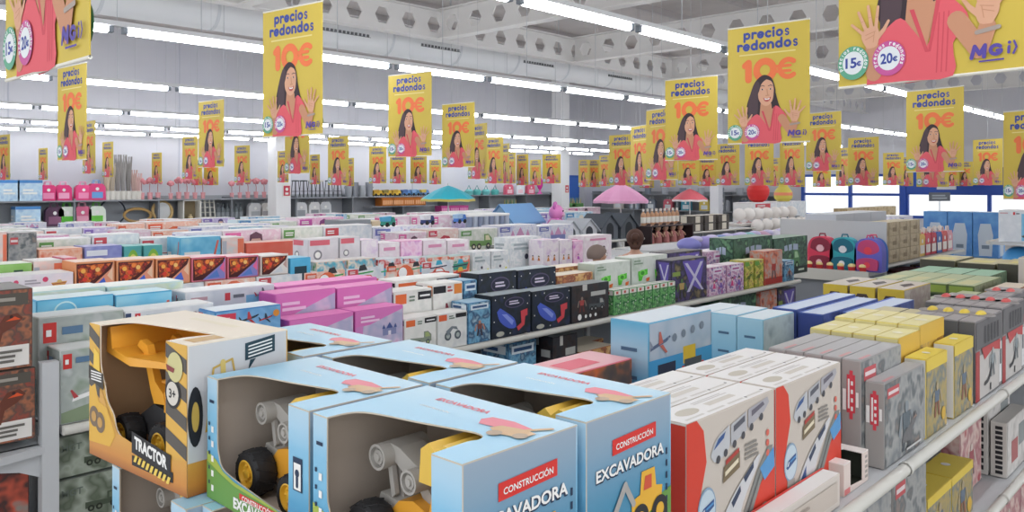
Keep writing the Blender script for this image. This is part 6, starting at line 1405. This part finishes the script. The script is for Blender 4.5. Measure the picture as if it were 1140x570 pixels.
# apple and pear shaped floats
for k, (px, py, lab) in enumerate(((844, 230, 'big red apple shaped float standing over the white ball lamps'),(872, 231, 'yellow pear shaped float with a coral band over the white ball lamps'))):
    mb = MB()
    if k == 0:
        mb.lathe([(.0001,.03),(.12,.0),(.22,.06),(.28,.2),(.29,.32),(.25,.42),(.15,.46),(.04,.43),(.0001,.41)], S('d42c2c'), seg=24); o = mb.build('apple_float')
        mb = MB(); mb.tube([(0,0,.42),(.03,0,.54)], .018, S('6a4a2a'), 6); mb.build('stem', o); mb = MB(); mb.ball((.1,0,.53),(.08,.03,.03),S('5a9a3c'),10,6); mb.build('leaf', o)
    else:
        mb.lathe([(.0001,0),(.16,.0),(.24,.08),(.25,.16)], S('d8c85a'), seg=24); mb.lathe([(.25,.16),(.245,.24)], S('e88a6a'), seg=24); mb.lathe([(.245,.24),(.2,.32),(.13,.4),(.1,.47),(.05,.5),(.0001,.5)], S('d8c85a'), seg=24); o = mb.build('pear_float')
        mb = MB(); mb.tube([(0,0,.49),(.03,0,.57)], .015, S('6a4a2a'), 6); mb.build('stem', o)
    place(o, px, py, 9.9, lab, 'inflatable', None, 0, 1.68)
put_box('float_carton', 'white carton under the apple and pear floats', FILL[2], at_y(828,0,9.9)[0], at_y(888,0,9.9)[0], 9.65, 10.2, 1.15, 1.675, 'box')
gondola('stand behind the globes holding the float carton', 17.5, 24.0, 9.55, 10.4, [(.7,0),(1.15,0)], 1.15)
for i in range(8): put_box('brown_carton', 'brown and cream carton in the line near the shop windows', DS['brown'], 17.6+.62*i, 18.2+.62*i, 6.7, 7.0, 1.2, 1.62, 'box', 'cartons near the shop windows') if i < 5 else None
gondola('low stand of brown cartons near the shop windows', 17.4, 21.4, 6.6, 7.3, [(.72,0),(1.2,0)], 1.2)
gondola('low stand behind the dark rack, under the striped roll packs', 13.75, 16.6, 8.35, 9.3, [(.72,0),(1.2,0)], 1.2)
# ================================================================ goods along the back wall
def wall_shelves(name, label, x0, x1, Y, zs):
    r = thing('storage_shelving', label, 'shelving', ((x0+x1)/2, Y, 0)); h = (x1-x0)/2
    for z in zs: o = MB(); o.box(-h,h,-.38,.38,z-.04,z,S('8d9096')); o.build('shelf', r)
    o = MB(); o.box(-h,h,.36,.39,0,zs[-1]+.1,S('a4a8ae')); o.build('back_panel', r)
    n = int((x1-x0)/2.4)
    for i in range(n+1): o = MB(); x = -h+.03+(2*h-.06)*i/n; o.box(x-.03,x+.03,-.3,.38,0,zs[-1]+.05,S('7e8288')); o.build('upright', r)
    return r
wall_shelves('w', 'long grey wall shelving full of bags, stools and baskets', 1.0, 30.0, 25.4, (.35, .95, 1.68))
WY = 25.25; ZT, ZL = 1.682, .952
def onwall(o, px, top, label, cat, grp, sc=None, rz=0.0, Y=WY):
    X = at_y(px, 0, Y)[0]; o.location = (X, Y, ZT if top else ZL); o.rotation_euler = (0,0,rz)
    if sc: o.scale = (sc,)*3
    return tag(o, label, cat, grp)
BG = 'bags along the back wall'
for px, c1, c2, s in ((53,'e0387a','f090b8',1.05),(70,'e0387a','f4a8c8',1.05),(92,'e84a86','f090b8',1.05),(107,'d8407a','6aa0d8',1.15)): onwall(p_bag(S(c1),S(c2)), px, True, 'bright pink carry bag on the upper wall shelf', 'bag', BG, s)
for px, c1, c2 in ((60,'5a3a54','8a5a78'),(74,'e4ece0','5cb83c'),(91,'d8688c','e8a0b8'),(107,'e8f0e4','6ac048'),(283,'d8d8da','b0b4b8'),(296,'e0dcd8','a8a4a8'),(334,'d4d6d8','9a9ea4'),(349,'dcdcde','8a8e94'),(361,'d0d2d6','a0a4aa')):
    onwall(p_bag(S(c1),S(c2),.5,.55), px, False, {'5a3a54':'dark plum','e4ece0':'white bag with a green top, paler','d8688c':'rose pink','e8f0e4':'white bag with a green top, brighter'}.get(c1,'pale grey')+' carry bag on the lower wall shelf', 'bag', BG, 1.0)
PB = D(base=S('a8cce8'), pic=N(['a4cae8','c8e0f0','88b4dc'], 4), top=S('d0e4f0'), step=.003, rects=[(S('4a88c8'),.0,.86,1,1)], print=[(W_,.2,.8,.3,.6,2)])
for px, top, w in ((8,True,.5),(31,True,.62),(29,False,.62)):
    X = at_y(px,0,WY)[0]; z = ZT if top else ZL
    put_box('pale_box', 'pale blue white box on the '+('upper' if top else 'lower')+' wall shelf'+(' at the frame edge' if px == 8 else ''), PB, X-w/2, X+w/2, WY-.2, WY+.2, z, z+.58, 'box')
R = random.Random(5)
for i, px in enumerate((119,125,131,137,143,149,154)):    # bundles of tall stalks
    mb = MB(); h = (.95,1.1,1.35,1.35,1.3,.9,.8)[i]; c = S(('c9b8a0','b8aa98','8f8a88','9a9694','86827f','c8a8a0','d8b4b0')[i])
    mb.lathe([(.0001,0),(.08,0),(.1,.25),(.09,.26),(.0001,.26)], S('d8d4cc'), seg=12)
    for k in range(9):
        a = 2*math.pi*k/9; mb.tube([(.04*math.cos(a),.04*math.sin(a),.2),(.07*math.cos(a),.07*math.sin(a),h*.7),(.1*math.cos(a+.4),.1*math.sin(a+.4),h)], [.012,.022,.012], c, 6)
    onwall(tag(mb.build('dried_stalks'),'','') , px, True, 'tall bundle of dried grey beige stalks in a pale vase', 'dried stalks', 'dried stalks on the wall shelf')
fl = None
for i, px in enumerate(list(range(158,178,9))+list(range(190,228,9))+list(range(258,302,9))):
    if fl is None:
        fl = thing('flower_stem', 'x', 'flower'); mb = MB(); mb.tube([(0,0,0),(.01,0,.35),(0,.02,.5)], .012, S('b87a7c'), 6); mb.lathe([(.0001,0),(.06,0),(.075,.2),(.0001,.2)], S('e0a0a4'), seg=10); mb.build('pot', fl)
        mb = MB(); 
        for k in range(6): a = k*1.05; mb.ball((.07*math.cos(a),.07*math.sin(a),.5+.03*(k%3)), .06, S('d88a92'), 8, 6)
        mb.ball((0,0,.58),.07,S('e4a4a8'),8,6); mb.build('blossoms', fl); o = fl
    else: o = dup(fl, (0,0,0))
    onwall(o, px, True, 'potted pink blossom on the upper wall shelf', 'flower', 'pink blossoms on the wall shelf', R.uniform(.9,1.1), R.uniform(0,3))
st0 = None
for i, px in enumerate((329,338,347,356,366,376)):
    o = p_stool(S('34363c'), S('d8d0c4' if i in (2,3) else '4a4c50')) 
    onwall(o, px, True, ('white seated' if i in (2,3) else 'black')+' bar stool on the upper wall shelf beside the column', 'stool', 'bar stools on the wall shelf', .85, .3)
for i, px in enumerate((388,395,403,411)):
    mb = MB(); mb.lathe([(.0001,0),(.12,0),(.15,.42+.12*(i%2)),(.14,.42+.12*(i%2)),(.11,.03),(.0001,.03)], S(('a8acb2','8e929a','b4b8bc','9a9ea6')[i],.3,.4), seg=16)
    for s in (-1,1): mb.tube([(s*.15,0,.3),(s*.2,0,.33),(s*.15,0,.38)], .012, S('84888e'), 6)
    onwall(tag(mb.build('metal_bucket'),'',''), px, True, 'silver metal bucket past the bar stools', 'bucket', 'metal buckets on the wall shelf')
for i, (px, c1, c2) in enumerate(((420,'d8b040','c89a34'),(430.5,'d8b040','8a7a3a'),(441,'e0b844','c8a03a'),(451.5,'5a88c0','4a6aa0'),(462,'5a88b0','7aa0c8'),(472.5,'6a94c8','d8c060'))):
    onwall(p_truck(S(c1),S(c2)), px, True, ('yellow' if i < 3 else 'blue')+' toy truck on the upper wall shelf beside the turquoise parasol', 'toy truck', 'toy trucks on the wall shelf', .95, 0)
cr = None
for i, px in enumerate((428,440,452,464)):
    o = p_crate(S('c8742c'), S('e8b080')) if cr is None else dup(cr, (0,0,0)); cr = cr or o
    o.location = (0,0,0); onwall(o, px, False, 'orange basket on the lower wall shelf beside the turquoise parasol', 'basket', 'orange baskets', 1.1); o.location.z = 1.3
o = MB(); o.box(-1.6,1.6,-.3,.3,-.03,0,S('8d9096')); o = tag(o.build('hanging_shelf', None, (at_y(446,0,WY)[0], WY, 1.298)), 'short extra shelf under the orange baskets', 'shelf')
for i, px in enumerate((493,503,513)): o = p_crate(S('c84a94'), S('e8a0c8')); onwall(o, px, False, 'magenta basket below the turquoise parasol', 'basket', 'magenta baskets', 1.0)
mb = p_hoop(S('2c3440'), .36, .025); onwall(tag(mb.build('wire_hoop'),'',''), 127, False, 'dark wire hoop leaning on the lower wall shelf', 'hoop', None, 1.0)
mb = p_hoop(S('b8945c'), .4, .045, .5); onwall(tag(mb.build('wicker_ring'),'',''), 154, False, 'oval wicker ring lying on the lower wall shelf', 'ring', None, 1.0)
mb = p_hoop(S('c8a872'), .3, .05); o = mb.build('round_mirror'); m2 = MB(); m2.lathe([(.0001,-.01),(.28,-.01),(.28,.01),(.0001,.01)], S('dfe2e4',.1), (0,.1,.34), 'y', 20); m2.build('glass', o); onwall(tag(o,'',''), 182, False, 'round wicker framed mirror on the lower wall shelf', 'mirror', None, 1.0)
cab = thing('open_cabinet', 'x', 'cabinet')
for a in ((-.3,-.26,0,.7),(.26,.3,0,.7)): o = MB(); o.box(a[0],a[1],-.2,.2,a[2],a[3],S('dcdad4')); o.build('side', cab)
for z in (0,.66): o = MB(); o.box(-.3,.3,-.2,.2,z,z+.04,S('dcdad4')); o.build('board', cab)
o = MB(); o.box(-.26,.26,.17,.19,.04,.66,S('8a7a5c')); o.build('back_panel', cab); onwall(cab, 211, False, 'small white open cabinet on the lower wall shelf', 'cabinet', None)
mb = MB(); mb.ball((0,0,.08),.08,S('d8c49a'),12,8); mb.lathe([(.03,.15),(.045,.2)], S('d8c49a'), seg=10); o = onwall(tag(mb.build('vase'),'',''), 212, False, 'round beige vase inside the white open cabinet', 'vase', None); o.location.z += .04
for i, px in enumerate((226,232,237)): 
    mb = MB()
    for s in (-.09,.09): mb.tube([(s,0,0),(s*.8,.1,.72)], .022, S('e0ddd4'), 6)
    for k in range(4): mb.tube([(-.085,.02+.02*k,.12+.16*k),(.085,.02+.02*k,.12+.16*k)], .016, S('e0ddd4'), 6)
    onwall(tag(mb.build('towel_ladder'),'',''), px, False, 'white wooden towel ladder on the lower wall shelf', 'ladder', 'towel ladders')
gb = p_bottle(S('6a7074',.3), S('4a5054'), S('8a9094'), .55, .08)
for i, px in enumerate((243,248,253,258,263,268)): o = gb if i == 0 else dup(gb, (0,0,0)); onwall(o, px, False, 'dark grey glass bottle on the lower wall shelf', 'bottle', 'grey bottles on the wall shelf')
for i, px in enumerate((522,531,541,551)):
    mb = MB(); mb.lathe([(.0001,0),(.16,0),(.2,.16),(.12,.24),(.0001,.24)], S('5ab4b0' if i%2 else '70c0c0'), seg=14); mb.tube([(-.12,0,.22),(0,0,.42),(.12,0,.22)], .015, S('3a8a8a'), 6)
    onwall(tag(mb.build('watering_pot'),'',''), px, True, 'teal pot with a handle on the upper wall shelf past the parasol', 'pot', 'teal pots')
for i, px in enumerate((566,578,590)): o = p_bag(S('d8607a' if i != 1 else 'e0e4ea'), S('f0c8d0'), .5, .45); onwall(o, px, True, ('white' if i == 1 else 'rose')+' bag near the end of the upper wall shelf', 'bag', BG)
mb = MB(); mb.ball((0,0,.5),(.16,.14,.3),S('e0349a'),12,10); mb.lathe([(.0001,0),(.14,0),(.05,.12),(.04,.24)], S('e060b0'), seg=12); mb.ball((0,0,.86),(.09,.08,.1),S('e85ab0'),10,8)
onwall(tag(mb.build('flamingo_lamp'),'',''), 601, True, 'hot pink bird shaped lamp beside the second column', 'lamp', None, 1.0)
# wall with shelving past the corner, the blue door panel
mb = MB(); mb.box(-.5,.5,-.03,0,0,2.6,S('2f5cb4')); mb.box(-.44,.44,-.04,-.03,.1,2.5,S('3c6cc4')); o = mb.build('door_1', None, (at_y(638,0,25.95)[0], 25.98, 0)); struct(o)
r = thing('storage_shelving', 'grey shelving along the wall past the corner behind the parasols', 'shelving', (32.5, 20.0, 0))
for z in (.95,1.68): o = MB(); o.box(-.35,.4,-4.9,4.9,z-.04,z,S('8d9096')); o.build('shelf', r)
o = MB(); o.box(.38,.42,-4.9,4.9,0,1.8,S('a4a8ae')); o.build('back_panel', r)
for y in (-4.85,-2.4,0,2.4,4.85): o = MB(); o.box(-.3,.38,y-.03,y+.03,0,1.8,S('7e8288')); o.build('upright', r)
for i in range(9):
    c = ('8a9ab0','5a6a80','b0b4bc','d8c060','4a9ab0','c86070','7a8290','a4b0c0','e0d8d0')[i]
    o = p_bag(S(c), S('d8dce0'), .5, .5); o.location = (32.4, 15.8+.95*i, ZL); o.rotation_euler = (0,0,-math.pi/2); tag(o, 'dull coloured bag on the far shelving past the corner', 'bag', 'bags on the far shelving')
    mb = MB(); mb.lathe([(.0001,0),(.14,0),(.16,.3),(.0001,.3)], S('b4b8c0' if i%2 else '8e98a8'), seg=12); tag(mb.build('tub', None, (32.4, 16.0+.95*i, ZT)), 'grey tub on the top of the far shelving', 'tub', 'tubs on the far shelving')
# green garden strip behind the second column
for i in range(3):
    mb = MB(); mb.bbox(-.45,.45,-.15,.15,0,.25,S('6aa060'),.02)
    for k in range(7): mb.tube([(-.38+.125*k,0,.2),(-.36+.125*k,.02*(k%3),.5+.05*(k%2))], [.03,.008], S('7ab05a' if k%2 else 'd8c85a'), 6)
    onwall(tag(mb.build('grass_planter'),'',''), (568, 632, 641)[i], False, 'green planter of artificial blades on the lower wall shelf', 'planter', 'green planters')
# ================================================================ shoppers
SKN, SKN2 = S('dcae96',.6), S('c99a80',.6)
for px, py, Y, h, hair, shirt, longh, turn, lab in ((707, 254, 4.95, None, '4a3026', 'e6cfc8', True, 2.2, 'person with brown hair tied back in a pale pink top, turned away'),
                                             (666, 273, 4.98, None, '7a6a62', 'd8d4d0', False, 1.0, 'person with short greying hair, only the head visible over the goods')):
    X, ztop = at_y(px, py, Y); h = ztop/1.0
    o, J = p_person(SKN, S(hair), S(shirt), S('3a4254'), longh, h)
    finish_person(o, J, SKN if longh else SKN2, S(hair,.7), S(shirt,.8), S('3a4254',.8), longh, h)
    zmin = min(v.co.z for v in o.data.vertices)
    o.location = (X, Y, -zmin); o.rotation_euler = (0,0,turn); tag(o, lab, 'person')
# ================================================================ small filled gaps: sign over the far goods
mb = MB(); mb.box(-.3,.3,-.02,.02,0,.22,S('5a5e66')); F = Face(mb, (-.3,-.02,0), (1,0,0), (0,0,1), (0,-1,0), .6, .22, .003); lines(F,.1,.9,.2,.8,2,S('9aa0a8'),1)
o = mb.build('hanging_sign', None, (*at_y(1046, 232, 6.2)[:1], 6.2, 1.72), -.6); mb = MB(); mb.tube([(0,0,-.55),(0,0,.0)], .012, CORDM, 6); mb.build('post', o); tag(o, 'small dark grey sign on a post above the blue bottle packs', 'sign')
# ================================================================ labels: order repeats by what a viewer sees
bpy.context.view_layer.update()
tops = [o for o in SC.objects if o.parent is None and 'label' in o.keys()]
by = {}
for o in tops: by.setdefault(o['label'], []).append(o)
for lab, v in by.items():
    if len(v) < 2: continue
    v.sort(key=lambda o: to_px(o.location.x, o.location.y)); n = len(v)
    for i, o in enumerate(v):
        o['label'] = lab+(', left one' if i == 0 else ', right one') if n == 2 else lab+', '+(ordinal(i)+' from left' if i*2 <= n else (ordinal(n-1-i)+' from right' if i < n-1 else 'last at right'))
for o in tops:
    if len(o['label'].split()) > 16: print('LONG', o.name, o['label'])
# ================================================================ daylight, camera, colour
w = bpy.data.worlds.new('daylight'); SC.world = w; w.use_nodes = True
bg = w.node_tree.nodes['Background']; bg.inputs[0].default_value = (.93, .96, 1, 1); bg.inputs[1].default_value = .75
cam = bpy.data.cameras.new('camera'); co = bpy.data.objects.new('camera', cam); COL.objects.link(co)
cam.sensor_width = 36; cam.lens = FPX/1140*36; cam.shift_y = -(285-HZ)/1140; cam.clip_end = 200; cam.clip_start = .05
co.location = (0, 0, EYE); co.rotation_euler = (math.pi/2, 0, math.atan2(-CA, SA)); SC.camera = co
SC.view_settings.view_transform = 'Standard'; SC.view_settings.look = 'None'; SC.view_settings.gamma = 1; SC.view_settings.use_curve_mapping = False
SC.view_settings.exposure = 0.85
SC.cycles.use_denoising = True
SC.cycles.max_bounces = 6; SC.cycles.diffuse_bounces = 3; SC.cycles.transmission_bounces = 4; SC.cycles.glossy_bounces = 2
SC.cycles.sample_clamp_indirect = 4.0
